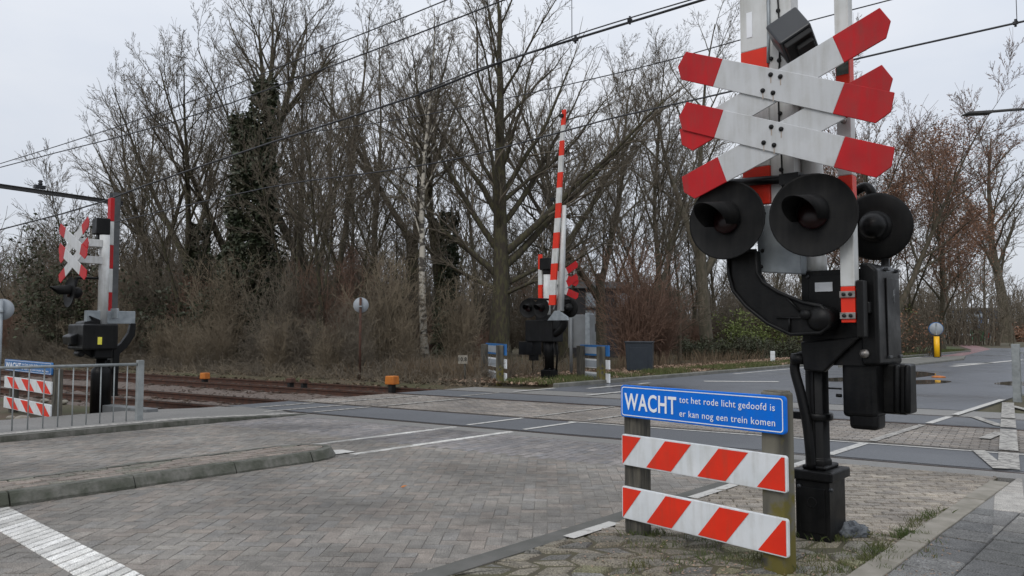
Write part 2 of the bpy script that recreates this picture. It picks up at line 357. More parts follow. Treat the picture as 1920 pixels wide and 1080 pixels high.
def birch_mat():
    m = bpy.data.materials.new('birch_bark'); m.use_nodes = True; t = m.node_tree; b = t.nodes['Principled BSDF']; b.inputs['Roughness'].default_value = .85
    tcn = N(t, 'ShaderNodeTexCoord'); mpn = N(t, 'ShaderNodeMapping'); mpn.inputs['Scale'].default_value = (3, 3, 5); t.links.new(tcn.outputs['Object'], mpn.inputs[0])
    n = N(t, 'ShaderNodeTexNoise'); n.inputs['Scale'].default_value = 1; n.inputs['Detail'].default_value = 5; t.links.new(mpn.outputs[0], n.inputs['Vector'])
    r = N(t, 'ShaderNodeValToRGB'); r.color_ramp.elements[0].position = .44; r.color_ramp.elements[1].position = .52
    r.color_ramp.elements[0].color = (.06, .052, .043, 1); r.color_ramp.elements[1].color = (.42, .39, .33, 1)
    t.links.new(n.outputs['Fac'], r.inputs[0]); t.links.new(r.outputs[0], b.inputs['Base Color']); return m
MT['birch'] = birch_mat()
_b = MT['bag'].node_tree.nodes['Principled BSDF']; _b.inputs['Transmission Weight'].default_value = .35; _b.inputs['IOR'].default_value = 1.15; _b.inputs['Roughness'].default_value = .12

# ------------------------------------------------------------------ ground: one sheet with the railway trough
def struct(o): o['kind'] = 'structure'; return o
def stuff(o, label=None, cat=None): return tag(o, label, cat, kind='stuff')
prof = [(-500, -.02), (-60, -.02), (0, -.03), (8.25, -.03), (8.75, -.22), (16.0, -.22), (16.5, -.02), (60, .0), (160, .05), (700, .1)]
g = MB(); ts = [-900, -300, -120, -60, -30, 0, 30, 60, 120, 300, 900]
vs = [TR(d, t, z) for t in ts for d, z in prof]; k = len(prof)
fs = [(i * k + j, i * k + j + 1, (i + 1) * k + j + 1, (i + 1) * k + j) for i in range(len(ts) - 1) for j in range(k - 1)]
g.add(vs, [f[::-1] for f in fs]); struct(g.build('ground', MT['ground']))
# ballast bed on the left of the crossing
rnd = random.Random(4)
b = MB(); nd, ntt = 46, 150; ba = []
for i in range(ntt + 1):
    for j in range(nd + 1):
        d = 7.9 + 8.6 * j / nd; t = -6 + (9 + 60 * (i / ntt)) * 1.0 if False else 4 + 62 * (i / ntt) ** 1.6
        edge = min(1, (d - 7.9) / .7, (16.5 - d) / .7); z = -.24 + .085 * max(0, edge) + .035 * rnd.uniform(-1, 1)
        ba.append(TR(d + rnd.uniform(-.06, .06), t + rnd.uniform(-.06, .06), z))
b.add(ba, [(i * (nd + 1) + j, (i + 1) * (nd + 1) + j, (i + 1) * (nd + 1) + j + 1, i * (nd + 1) + j + 1) for i in range(ntt) for j in range(nd)])
struct(b.build('ballast', MT['ballast']))
# loose ballast stones close to the crossing
st = MB()
for i in range(2600):
    d = rnd.uniform(8.1, 16.2); t = 5 + 17 * rnd.random() ** 1.4; r = rnd.uniform(.018, .05)
    if any(abs(d - x) < .09 for x in RAILS): continue
    c = TR(d, t, -.165 + rnd.uniform(-.01, .02))
    P = [Vector((rnd.uniform(-1, 1), rnd.uniform(-1, 1), rnd.uniform(-.7, .9))).normalized() * r for _ in range(6)]
    P = [Vector((r, 0, 0)), Vector((-.9 * r, .2 * r, 0)), Vector((0, r, .1 * r)), Vector((.1 * r, -r, 0)), Vector((0, .1 * r, .8 * r)), Vector((0, 0, -.6 * r))]
    q = Matrix.Rotation(rnd.uniform(0, 6), 3, Vector((rnd.random(), rnd.random(), 1)).normalized())
    st.add([c + q @ p for p in P], [(0, 2, 4), (2, 1, 4), (1, 3, 4), (3, 0, 4), (2, 0, 5), (1, 2, 5), (3, 1, 5), (0, 3, 5)])
stuff(st.build('ballast_stones', MT['ballast']), 'loose grey brown ballast stones around the rails', 'ballast')

# ------------------------------------------------------------------ paving tools
def clip(poly, a, b_):
    """keep the part of a convex polygon left of the line a->b"""
    o = []; ex, ey = b_[0] - a[0], b_[1] - a[1]
    def sd_(p): return ex * (p[1] - a[1]) - ey * (p[0] - a[0])
    for i in range(len(poly)):
        p, q = poly[i], poly[(i + 1) % len(poly)]; sp, sq = sd_(p), sd_(q)
        if sp >= 0: o.append(p)
        if (sp > 0 > sq) or (sp < 0 < sq):
            t = sp / (sp - sq); o.append((p[0] + (q[0] - p[0]) * t, p[1] + (q[1] - p[1]) * t))
    return o
def ccw(P):
    P = [(p[0], p[1]) for p in P]
    a = sum(P[i][0] * P[(i + 1) % len(P)][1] - P[(i + 1) % len(P)][0] * P[i][1] for i in range(len(P)))
    return P if a > 0 else P[::-1]
def stones(mb, quads, region, z, pal, rnd, chamfer=.006, relief=.0015, depth=.012, gap=.003, jit=.07):
    region = ccw(region); cxs = [p[0] for p in region]; cys = [p[1] for p in region]
    x0, x1, y0, y1 = min(cxs) - .4, max(cxs) + .4, min(cys) - .4, max(cys) + .4
    for quad in quads:
        if not (x0 < quad[0][0] < x1 and y0 < quad[0][1] < y1): continue
        P = ccw(quad)
        for i in range(len(region)):
            P = clip(P, region[i], region[(i + 1) % len(region)])
            if len(P) < 3: break
        if len(P) < 3: continue
        n = len(P); cx = sum(p[0] for p in P) / n; cy = sum(p[1] for p in P) / n
        rad = max(math.hypot(p[0] - cx, p[1] - cy) for p in P)
        if rad < .02: continue
        ar = abs(sum(P[i][0] * P[(i + 1) % n][1] - P[(i + 1) % n][0] * P[i][1] for i in range(n))) / 2
        if ar < .0008: continue
        wid = ar / (2 * rad)
        k0 = 1 - min(.4, gap / max(wid, .01)); k1 = 1 - min(.5, (gap + chamfer) / max(wid, .01))
        zz = z + rnd.uniform(-relief, relief) * 1.5; tx, ty = rnd.uniform(-relief, relief) / rad, rnd.uniform(-relief, relief) / rad
        zf = zz if not callable(z) else zz
        c = rnd.choice(pal); v = 1 + rnd.gauss(0, jit); c = tuple(max(.01, x * v) for x in c)
        def sh(kx):
            o = []
            for p in P:
                dx, dy = p[0] - cx, p[1] - cy; l = math.hypot(dx, dy) or 1
                a_, b2 = dx * (1 - (1 - kx) * min(1, 1)), dy * kx
                o.append((cx + dx * kx if n != 4 else cx + dx * kx, cy + dy * kx))
            return o
        def inset(dst):
            # true inset for the convex outline
            Q = []
            for i in range(n):
                p0, p1, p2 = P[i - 1], P[i], P[(i + 1) % n]
                e1 = (p1[0] - p0[0], p1[1] - p0[1]); e2 = (p2[0] - p1[0], p2[1] - p1[1])
                l1 = math.hypot(*e1) or 1e-6; l2 = math.hypot(*e2) or 1e-6
                n1 = (-e1[1] / l1, e1[0] / l1); n2 = (-e2[1] / l2, e2[0] / l2)
                bx, by = n1[0] + n2[0], n1[1] + n2[1]; dd = max(.35, 1 + n1[0] * n2[0] + n1[1] * n2[1])
                Q.append((p1[0] + bx / dd * dst, p1[1] + by / dd * dst))
            return Q
        if wid < .03: o0, o1 = sh(k0), sh(k1)
        else: o0, o1 = inset(gap), inset(gap + chamfer)
        vs = [(x, y, z - depth) for x, y in o0] + [(x, y, zz + (x - cx) * tx + (y - cy) * ty) for x, y in o1]
        mb.add(vs, [tuple(range(n, 2 * n))] + [(i, (i + 1) % n, n + (i + 1) % n, n + i) for i in range(n)], 0, False, c)
def rects(org, ax, ay, nx0, nx1, ny0, ny1, l, wd, offs=.5):
    o = []
    for j in range(ny0, ny1):
        for i in range(nx0, nx1):
            a = (i + (offs * (j % 2))) * l; bq = j * wd
            o.append([(org.x + ax.x * s + ay.x * t, org.y + ax.y * s + ay.y * t) for s, t in ((a, bq), (a + l, bq), (a + l, bq + wd), (a, bq + wd))])
    return o
def herring(org, ang, half, s):
    """2:1 herringbone over a square of the given half size"""
    ax = Vector((math.cos(ang), math.sin(ang), 0)); ay = Vector((-math.sin(ang), math.cos(ang), 0)); o = []; m = int(half / s) + 2
    for i in range(-m, m):
        for j in range(-m, m):
            kx = (i - j) % 4
            if kx == 0: r = (i, j, 2, 1)
            elif kx == 3: r = (i, j, 1, 2)
            else: continue
            a, b2, wq, h = r
            o.append([(org.x + (ax.x * x + ay.x * y) * s, org.y + (ax.y * x + ay.y * y) * s) for x, y in ((a, b2), (a + wq, b2), (a + wq, b2 + h), (a, b2 + h))])
    return o
PM = paver_mat('brick_pavers'); PM2 = paver_mat('stone_setts', rough=.9, fine=90); PM3 = paver_mat('slab_stones', fine=110)
def line_pt(n=None, u=None, d=None):
    """road line n=const meeting the track line d=const"""
    b_ = NN.dot(M_); a_ = U.dot(M_); uu = (d - n * b_) / a_; return RD(n, uu)
NL, NR = -11.7, -3.42        # carriageway edges
EDGE0 = 9.12                 # where paving meets the crossing

# carriageway bed + pavers on the near side
bed = MB(); bed.slab([RD(NL, -4), RD(NR, -4), line_pt(NR, d=EDGE0), line_pt(NL, d=EDGE0)], -.25, -.0028)
struct(bed.build('road_bed', MT['joint']))
pal = [(x * .90, y * .885, z * .855) for x, y, z in ((.203, .191, .175), (.195, .184, .17), (.214, .197, .179), (.188, .178, .166), (.214, .191, .170), (.194, .187, .178), (.22, .197, .178), (.19, .181, .168))]
rnd = random.Random(11)
road = MB()
BAND = 7.6
near_region = [RD(NL + .0, -1.5), RD(NR - .17, -1.5), line_pt(NR - .17, d=BAND), line_pt(NL, d=BAND)]
stones(road, herring(RD(-7, 3), R(-2.5), 8.5, .105), near_region, 0, pal, rnd, chamfer=.0028, gap=.001, relief=.0012, jit=.055)
band_region = [line_pt(NL, d=BAND), line_pt(NR - .17, d=BAND), line_pt(NR - .17, d=EDGE0), line_pt(NL, d=EDGE0)]
bd = MB()
stones(road, rects(TR(BAND, 0), M_, -T_, 0, 9, -130, 130, .21, .105), band_region, 0, [(.165, .155, .152), (.18, .168, .163), (.155, .15, .15), (.19, .175, .165)], rnd, chamfer=.004, gap=.002, relief=.0016)
struct(road.build('road', PM))
# gutter strip along the verge
gm = MB(); gm.slab([RD(NR - .17, -1.5), RD(NR, -1.5), line_pt(NR, d=EDGE0), line_pt(NR - .17, d=EDGE0)], -.2, .004)
struct(gm.build('gutter', MT['gutter'], bevel=.004))

# verge with pavers and cobbles, right of the carriageway
VL, VR, SW = NR, -1.66, -1.5
vb = MB(); vb.slab([RD(VL, -4), RD(VR, -4), line_pt(VR, d=EDGE0), line_pt(VL, d=EDGE0)], -.2, -.004)
struct(vb.build('verge_bed', MT['mossjoint']))
SPLIT = 5.62
def cutY(P, y, keep_above):
    big = 50; return clip(ccw(P), (-big, y), (big, y)) if keep_above else clip(ccw(P), (big, y), (-big, y))
ver = [RD(VL, -2), RD(VR, -2), line_pt(VR, d=EDGE0), line_pt(VL, d=EDGE0)]
va, vb_ = cutY(ver, SPLIT, True), cutY(ver, SPLIT, False)
vp = MB(); rnd = random.Random(5)
q = rects(RD(-3, 5), Vector((math.cos(R(-8)), math.sin(R(-8)), 0)), Vector((math.sin(R(8)), math.cos(R(8)), 0)), -30, 60, -30, 60, .2, .1)
stones(vp, q, va, .008, [(.265, .232, .192), (.245, .215, .18), (.285, .25, .205), (.23, .205, .175)], rnd, chamfer=.008, gap=.004, relief=.003)
struct(vp.build('verge_pavers', PM))
cb = MB(); qs = []
sx, sy = .21, .145; gx = {}
for j in range(-6, 60):
    for i in range(-40, 60):
        gx[i, j] = (-2 + i * sx + (j % 2) * sx * .5 + rnd.uniform(-.05, .05), 1.5 + j * sy + rnd.uniform(-.034, .034))
for j in range(-5, 58):
    for i in range(-39, 58):
        qs.append([gx[i, j], gx[i + 1, j], (lambda a: gx[a, j + 1])(i + 1 if j % 2 == 0 else i + 1), gx[i, j + 1]])
stones(cb, qs, vb_, .006, [(.17, .152, .115), (.145, .135, .11), (.185, .165, .128), (.15, .142, .085), (.135, .13, .115), (.16, .14, .10)], rnd, chamfer=.016, gap=.006, relief=.007, depth=.02)
struct(cb.build('cobbles', PM2))
# pale edging and slab footpath on the right
ed = MB()
L0, L1 = -2, line_pt(SW, d=EDGE0 - .35).dot(U)
uu = L0
while uu < L1:
    e = min(uu + .6, L1); ed.slab([RD(VR, uu), RD(SW, uu), RD(SW, e - .006), RD(VR, e - .006)], -.2, .022 + rnd.uniform(-.003, .003)); uu += .6
struct(ed.build('pavement_kerb', MT['pale'], bevel=.008))
sb = MB(); sb.slab([RD(SW, -4), RD(3.5, -4), line_pt(3.5, d=EDGE0), line_pt(SW, d=EDGE0)], -.2, -.004); struct(sb.build('pavement_bed', MT['dark_joint']))
sl = MB()
stones(sl, rects(RD(SW, -2), U, NN, 0, 40, 0, 18, .3, .3), [RD(SW, -2), RD(3.5, -2), line_pt(3.5, d=7.4), line_pt(SW, d=7.4)], .012, [(.135, .135, .13), (.12, .12, .118), (.15, .148, .142)], rnd, chamfer=.006, gap=.003, relief=.002)
struct(sl.build('pavement', PM3))
sa = MB(); sa.slab([line_pt(SW, d=7.4), line_pt(3.5, d=7.4), line_pt(3.5, d=EDGE0), line_pt(SW, d=EDGE0)], -.2, .008); struct(sa.build('pavement_ramp', MT['light_asphalt']))

# median island on the left half of the road
isl = MB(); n0, n1, ue = -7.42, -8.22, 5.35
def isl_out(ins):
    P = [RD(n0 - ins, -3), RD(n0 - ins, ue - .45)]
    for k_ in range(1, 8):
        a = math.pi * k_ / 8; P.append(RD((n0 + n1) / 2 + ((n0 - n1) / 2 - ins) * math.cos(a), ue - .45 + (.5 - ins) * math.sin(a)))
    return P + [RD(n1 + ins, ue - .45), RD(n1 + ins, -3)]
o0, o1 = isl_out(0), isl_out(.055); n_ = len(o0)
vs = [(p.x, p.y, -.1) for p in o0] + [(p.x, p.y, .02) for p in o0] + [(p.x, p.y, .105) for p in o1]
isl.add(vs, [(a * n_ + i, a * n_ + i + 1, (a + 1) * n_ + i + 1, (a + 1) * n_ + i) for a in (0, 1) for i in range(1, n_ - 2)])
o2 = isl_out(.14)
isl.add([(p.x, p.y, .105) for p in o1] + [(p.x, p.y, .107) for p in o2], [(i, i + 1, n_ + i + 1, n_ + i) for i in range(1, n_ - 2)])
ri_ = random.Random(2)
for s_, nb_ in ((-1, n0), (1, n1)):      # straight sides as separate kerb stones, chipped and slightly out of line
    u_ = -3.0
    while u_ < ue - .46:
        e_ = min(u_ + 1.0, ue - .45); dn, dz = ri_.uniform(-.008, .008), ri_.uniform(-.006, .006); m_ = 6; sec = []
        for k_ in range(m_ + 1):
            uu_ = u_ + .006 + (e_ - u_ - .012) * k_ / m_; j_ = lambda a: ri_.uniform(-a, a)
            sec += [RD(nb_ + dn, uu_, -.1), RD(nb_ + dn + s_ * .0, uu_, .02 + dz), RD(nb_ + dn + s_ * (.045 + j_(.006)), uu_, .092 + dz + j_(.005)), RD(nb_ + dn + s_ * (.065 + j_(.005)), uu_, .107 + dz + j_(.003)), RD(nb_ + s_ * .14, uu_, .109 + dz + j_(.002)), RD(nb_ + s_ * .14, uu_, .02)]
        fs_ = [(a * 6 + b_, a * 6 + b_ + 1, (a + 1) * 6 + b_ + 1, (a + 1) * 6 + b_) for a in range(m_) for b_ in range(5)]
        isl.add(sec, fs_ + [(0, 1, 2, 3, 4, 5), tuple(m_ * 6 + b_ for b_ in range(6))]); u_ = e_
isl.add([(p.x, p.y, .098) for p in o2], [tuple(range(n_))])
io = struct(isl.build('median_island', MT['kerb_dark']))
it = MB()
stones(it, rects(RD(n1, -3), U, NN, 0, 60, -2, 12, .21, .105), o2, .108, [(.20, .168, .143), (.185, .158, .135), (.17, .15, .125), (.215, .178, .15), (.15, .143, .115)], rnd, chamfer=.007, gap=.005, relief=.003)
struct(it.build('median_pavers', PM))

# left footpath with its kerb, sinking to the level of the rails
def zk(u_): return .075 * (1 - max(0, min(1, (u_ - 5.6) / 2.0)))
us = [-4, 0, 2, 4, 5.6, 6.2, 6.8, 7.2, 7.6]
lk = MB()
def strip(mb, na, nb, us, zf, mi=0, down=True):
    vs = []
    for u_ in us:
        z = zf(u_); vs += [RD(na, u_, z), RD(nb, u_, z)] + ([RD(nb, u_, -.1)] if down else [])
    k_ = 3 if down else 2; fs = []
    for i in range(len(us) - 1):
        fs.append((i * k_, i * k_ + 1, (i + 1) * k_ + 1, (i + 1) * k_))
        if down: fs.append((i * k_ + 1, i * k_ + 2, (i + 1) * k_ + 2, (i + 1) * k_ + 1))
    mb.add(vs, fs, mi)
strip(lk, NL - .16, NL - .02, us, lambda u_: zk(u_) + .004); struct(lk.build('left_kerb', MT['kerb_dark']))
lf = MB(); strip(lf, NL - 2.2, NL - .162, us, zk); struct(lf.build('left_footpath', MT['light_asphalt']))
lt = MB(); strip(lt, NL - .42, NL - .20, us, lambda u_: zk(u_) + .005, down=False); struct(lt.build('footpath_edge_line', MT['oldline']))
e2 = line_pt(NL, d=EDGE0)
le = MB(); le.slab([RD(NL, 7.6), RD(NL - 2.2, 7.6), line_pt(NL - 2.2, d=EDGE0), line_pt(NL, d=EDGE0)], -.2, .001); struct(le.build('left_footpath_end', MT['light_asphalt']))

# ------------------------------------------------------------------ the crossing deck
XL, XR = -14.2, 8.5
def deck(name, d0, d1, m, z=0.0, xl=XL, xr=XR, zb=-.3):
    mb = MB(); mb.slab([line_pt(xl, d=d0), line_pt(xr, d=d0), line_pt(xr, d=d1), line_pt(xl, d=d1)], zb, z); return struct(mb.build(name, m))
deck('crossing_apron', EDGE0, RAILS[0] - .075, MT['light_asphalt'], .001)
deck('crossing_panel', RAILS[0] + .085, RAILS[1] - .085, MT['panel'], .002)
deck('crossing_panel', RAILS[2] + .085, RAILS[3] - .085, MT['panel'], .002)
deck('crossing_bed', RAILS[1] + .07, RAILS[2] - .07, MT['dark_joint'], -.006)
deck('crossing_far_apron', RAILS[3] + .075, 16.3, MT['light_asphalt'], .001)
for d in RAILS:
    deck('flangeway', d - .074, d + .084, MT['rubber_gap'], -.05)
xp = MB()
stones(xp, rects(TR(RAILS[1] + .07, 0), T_, M_, -90, 90, 0, 30, .21, .105), [line_pt(XL, d=RAILS[1] + .12), line_pt(XR, d=RAILS[1] + .12), line_pt(XR, d=RAILS[2] - .12), line_pt(XL, d=RAILS[2] - .12)], 0,
       [(.205, .182, .158), (.195, .175, .155), (.215, .19, .165), (.188, .172, .156)], rnd, chamfer=.006, gap=.004, relief=.002)
struct(xp.build('crossing_pavers', PM))

# far road beyond the tracks
FL = -12.4
fr = MB()
fr.slab([line_pt(FL, d=16.29), line_pt(NR + .1, d=16.29), RD(NR + .1, 150), RD(FL, 150)], -.2, .012); struct(fr.build('far_road', MT['wet']))
jr = MB(); jr.slab([G(*p) for p in ((1600, 686), (1700, 681), (1800, 668), (1858, 655), (1830, 648), (1770, 643), (1740, 639.5), (1760, 635.5), (2300, 635.5), (2300, 700))], -.2, .008); struct(jr.build('side_road', MT['asphalt']))
cy = MB(); cy.slab([G(*p) for p in ((1690, 683), (1720, 674), (1790, 664), (1822, 656), (1800, 649), (1760, 645), (1772, 643), (1830, 648), (1858, 655), (1800, 669), (1730, 681))], -.2, .016); struct(cy.build('cycle_path', MT['red_asphalt']))
gv = MB(); gv.slab([G(*p) for p in ((1640, 675), (1700, 671), (1780, 663), (1808, 656), (1780, 651), (1700, 652), (1600, 660))], -.2, .05); struct(gv.build('grass_verge', MT['lawn']))
# far kerb
fk = MB(); fk.slab([line_pt(FL - .18, d=17.2), line_pt(FL, d=17.2), RD(FL, 60), RD(FL - .18, 60)], -.2, .11); struct(fk.build('far_kerb', MT['concrete'], bevel=.02))
fp = MB(); fp.slab([line_pt(FL - 1.3, d=17.5), line_pt(FL - .19, d=17.5), RD(FL - .19, 60), RD(FL - 1.3, 60)], -.2, .09); struct(fp.build('far_verge', MT['ground']))
# splitter island at the side road
si = MB(); si.slab([RD(-9.3, 32), RD(-9.2, 43), RD(-10.2, 48), RD(-11.2, 43), RD(-11.0, 31)], -.1, .1); struct(si.build('splitter_island', MT['concrete'], bevel=.03))

# ------------------------------------------------------------------ road markings
def mark(P, z=.009, m='line', name='road_marking'):
    mb = MB(); o = ccw(P); mb.add([(x, y, z) for x, y in o], [tuple(range(len(o)))]); return struct(mb.build(name, MT[m]))
def lane(n_, u0, u1, wd=.11, z=.009, m='line'): return mark([RD(n_ - wd / 2, u0), RD(n_ + wd / 2, u0), RD(n_ + wd / 2, u1), RD(n_ - wd / 2, u1)], z, m)
def brick_mark(region, quads, z, cols, name='road_marking', chamfer=.004, gap=.003):
    mb = MB(); stones(mb, quads, region, z, cols, random.Random(8), chamfer=chamfer, gap=gap, relief=.0008, depth=.006, jit=.07); return struct(mb.build(name, PM))
WP = [(.50, .49, .46), (.46, .45, .42), (.53, .52, .49), (.40, .385, .36)]
brick_mark([RD(-7.40, 1.70), RD(-3.7, 1.70), RD(-3.7, 1.99), RD(-7.40, 1.99)], rects(RD(-8.4, 1.70), (U * .85 - NN * .53).normalized(), NN, -8, 12, -10, 60, .9, .105), .0062, [(.58, .57, .54), (.52, .51, .48), (.62, .61, .58), (.46, .45, .42)], gap=.0075, chamfer=.003)   # stop line, broken by the joints
fq = lambda d: wb_ + wd_ * ((d - wb_.dot(M_)) / wd_.dot(M_))
wb_ = G(1893, 1000); wd_ = (G(1890, 752) - wb_).normalized(); wp_ = Vector((wd_.y, -wd_.x, 0)) * .11
OP = [(.21, .204, .19), (.17, .165, .157), (.23, .22, .20), (.155, .152, .146)]
brick_mark([fq(6.5) - wp_, fq(6.5) + wp_, fq(7.38) + wp_, fq(7.38) - wp_], rects(RD(SW, -2), U, NN, 0, 40, 0, 18, .3, .3), .0165, OP, gap=.004)
brick_mark([fq(7.41) - wp_, fq(7.41) + wp_, fq(9.1) + wp_, fq(9.1) - wp_], rects(RD(SW, -2), U, NN, 0, 40, 0, 18, .3, .3), .0125, [(.34, .32, .29), (.30, .285, .26)], gap=.001)
uT = lambda n_, d: line_pt(n_, d=d).dot(U)
for nn in (-7.55, -8.55):
    brick_mark([RD(nn - .05, 5.5), RD(nn + .05, 5.5), RD(nn + .05, uT(nn, 9.40)), RD(nn - .05, uT(nn, 9.40))], rects(TR(BAND, 0), M_, -T_, -30, 9, -130, 130, .21, .105), .007, WP)
    lane(nn, uT(nn, 9.66), uT(nn, 10.92), .09)
    lane(nn, uT(nn, 11.2), uT(nn, 13.5), .09, m='oldline')
    if nn < -8: lane(nn, uT(nn, 13.8), uT(nn, 15.0), .08, m='oldline')
for u0, u1 in ((4.32, 4.88), (6.05, 6.85), (7.75, uT(-3.4, 9.35))): lane(-3.40, u0, u1, .10, .0125)
lane(-3.40, uT(-3.4, 9.66), uT(-3.4, 10.92), .11); lane(-3.40, uT(-3.4, 11.15), uT(-3.4, 13.5), .11, m='oldline')
lane(-3.38, uT(-3.4, 13.76), uT(-3.4, 15.02), .11); lane(-3.36, uT(-3.4, 15.25), uT(-3.4, 19.2), .12, .019)
mark([TR(10.86, -9), TR(10.93, -9), TR(10.93, 6), TR(10.86, 6)], .008)
for nn, d0, d1 in ((-11.9, 9.66, 10.9), (-12.6, 9.2, 10.9), (-13.4, 9.66, 10.9), (-11.9, 11.2, 13.4), (-13.2, 11.2, 13.4), (-12.4, 13.8, 15)):
    lane(nn, uT(nn, d0), uT(nn, d1), .12, .011, 'oldline')
for nn, a, b2 in ((-12.3, 15.4, 16.9), (-10.4, 15.4, 16.9), (-11.6, 17.2, 20)):
    lane(nn, uT(nn, a), uT(nn, b2), .14, .019, 'line')
lane(-11.9, 24, 46, .14, .019)
# white band on the right footpath and its side strokes
wa, wb = G(1890, 752), G(1893, 1000); wdv = (wa - wb).normalized(); wp = Vector((wdv.y, -wdv.x, 0)) * .105
def band(a, b2, h=.105, z=.0135, m='oldline'):
    d = (b2 - a).normalized(); p = Vector((d.y, -d.x, 0)) * h; return mark([a - p, a + p, b2 + p, b2 - p], z, m)
for dd0, dd1 in ((5.9, 9.4), (9.66, 10.95), (11.15, 13.5), (13.76, 15.02), (15.25, 18.5)):
    f = lambda d: wb + wdv * ((d - wb.dot(M_)) / wdv.dot(M_))
    if dd0 > 9: band(f(dd0), f(dd1), .10, .0135, 'oldline')
for a, b2 in (((1834, 846), (1876, 881)), ((1824, 782), (1876, 800)), ((1846, 824), (1876, 812)), ((1896, 762), (1960, 778))):
    band(G(*a), G(*b2), .07, .0165, 'oldline')
for a, b2 in (((1785, 688), (1920, 675)), ((1790, 684), (1860, 681)), ((1320, 716), (1460, 717))): band(G(*a), G(*b2), .16, .021, 'line')
mark([isl_out(-.0)[i] for i in (4, 5, 6, 7, 8)] + [RD(-7.9, ue + .28), RD(-7.65, ue + .28)], .0095, 'line')

# ------------------------------------------------------------------ railway tracks
def track(d0, d1, label):
    tr = empty('railway_track', TR((d0 + d1) / 2, 0, 0), 0, label, 'railway track', 'tracks over the level crossing')
    iv = tr.location
    for d in (d0, d1):
        r = MB(); prof_ = [(-.036, 0), (.036, 0), (.036, -.035), (.009, -.05), (.009, -.12), (.065, -.135), (.065, -.15), (-.065, -.15), (-.065, -.135), (-.009, -.12), (-.009, -.05), (-.036, -.035)]
        a, b_ = -40, 95; n_ = len(prof_)
        vs = [TR(d + x, t, z) - iv for t in (a, b_) for x, z in prof_]
        fs = [(i, (i + 1) % n_, n_ + (i + 1) % n_, n_ + i) for i in range(n_)]
        r.add(vs, fs[:1], 0); r.add(vs, fs[1:], 1); r.build('rail', [MT['railtop'], MT['rust']], tr)
    s0 = None
    for i in range(62):
        t = 4.2 + i * .62
        if s0 is None:
            s_ = MB(); s_.box((0, 0, 0), (2.5, .25, .14))
            for sx_ in (-.74, .74):
                s_.box((sx_ - .13, 0, .085), (.09, .16, .05)); s_.box((sx_ + .13, 0, .085), (.09, .16, .05))
            s0 = s_.build('sleeper', MT['sleeper'], tr, bevel=.01); o = s0
        else:
            o = s0.copy(); col.objects.link(o)
        o.location = TR((d0 + d1) / 2, t, -.225) - iv; o.rotation_euler = (0, 0, math.pi / 2 - TA)
    return tr
track(RAILS[0], RAILS[1], 'near rusty railway track running left out of the crossing behind the grey railing')
track(RAILS[2], RAILS[3], 'farther rusty railway track running left beside the thicket')

# ------------------------------------------------------------------ signal parts
def bands(mb, x0, x1, y0, y1, segs):
    """segs: list of (z0, z1, mat index)"""
    for z0, z1, mi in segs: mb.bb(x0, x1, y0, y1, z0, z1, mi)
def lamp(parent, p, yaw, Rr, pitch=-4, flip=False, hood_len=.30, hyaw=0):
    e = MB()
    e.lathe([(.0, .012), (Rr * .6, .012), (Rr - .012, .0), (Rr, -.008), (Rr, .004), (Rr - .02, .016), (.14, .03), (0.0, .03)], (0, 0, 0), 'Y', 40)
    rot = (R(pitch), 0, R(yaw + (180 if flip else 0)))
    o = e.build('signal_lamp', MT['matte'], parent, loc=p, rot=rot)
    h = MB(); pr = []; ri = Rr * .40
    a0, a1, st_ = -32, 212, 18; vo, vi = [], []
    for i in range(st_ + 1):
        a = R(a0 + (a1 - a0) * i / st_); top = (math.sin(a) + .6) / 1.6; L = hood_len * (.42 + .58 * max(0, top))
        for lst, rr in ((vo, ri), (vi, ri - .006)):
            lst.append((rr * math.cos(a), .0, rr * math.sin(a) - .0)); lst.append((rr * .96 * math.cos(a), -L, rr * .96 * math.sin(a) - L * .06))
    n_ = len(vo); fs = []
    for i in range(st_):
        fs += [(2 * i, 2 * i + 1, 2 * i + 3, 2 * i + 2), (n_ + 2 * i, n_ + 2 * i + 2, n_ + 2 * i + 3, n_ + 2 * i + 1), (2 * i + 1, n_ + 2 * i + 1, n_ + 2 * i + 3, 2 * i + 3)]
    h.add(vo + vi, fs, 0, True); h.build('hood', MT['matte'], o, loc=(0, .004, .025), rot=(R(7), 0, R(hyaw)))
    l = MB(); l.lathe([(ri * .86, .0), (ri * .86, -.012), (ri * .7, -.022), (ri * .4, -.03), (.004, -.033)], (0, 0, 0), 'Y', 28); l.build('lens', MT['lens'], o, loc=(0, -.006, .0))
    k_ = MB(); k_.lathe([(ri * 1.15, .03), (ri * 1.15, .055), (ri * 1.02, .06), (ri * .98, .12), (ri * .8, .175), (ri * .45, .205), (.004, .212)], (0, 0, 0), 'Y', 28)
    k_.box((ri * 1.12, .06, .02), (.05, .04, .07)); k_.build('lamp_housing', MT['black'], o)
    return o
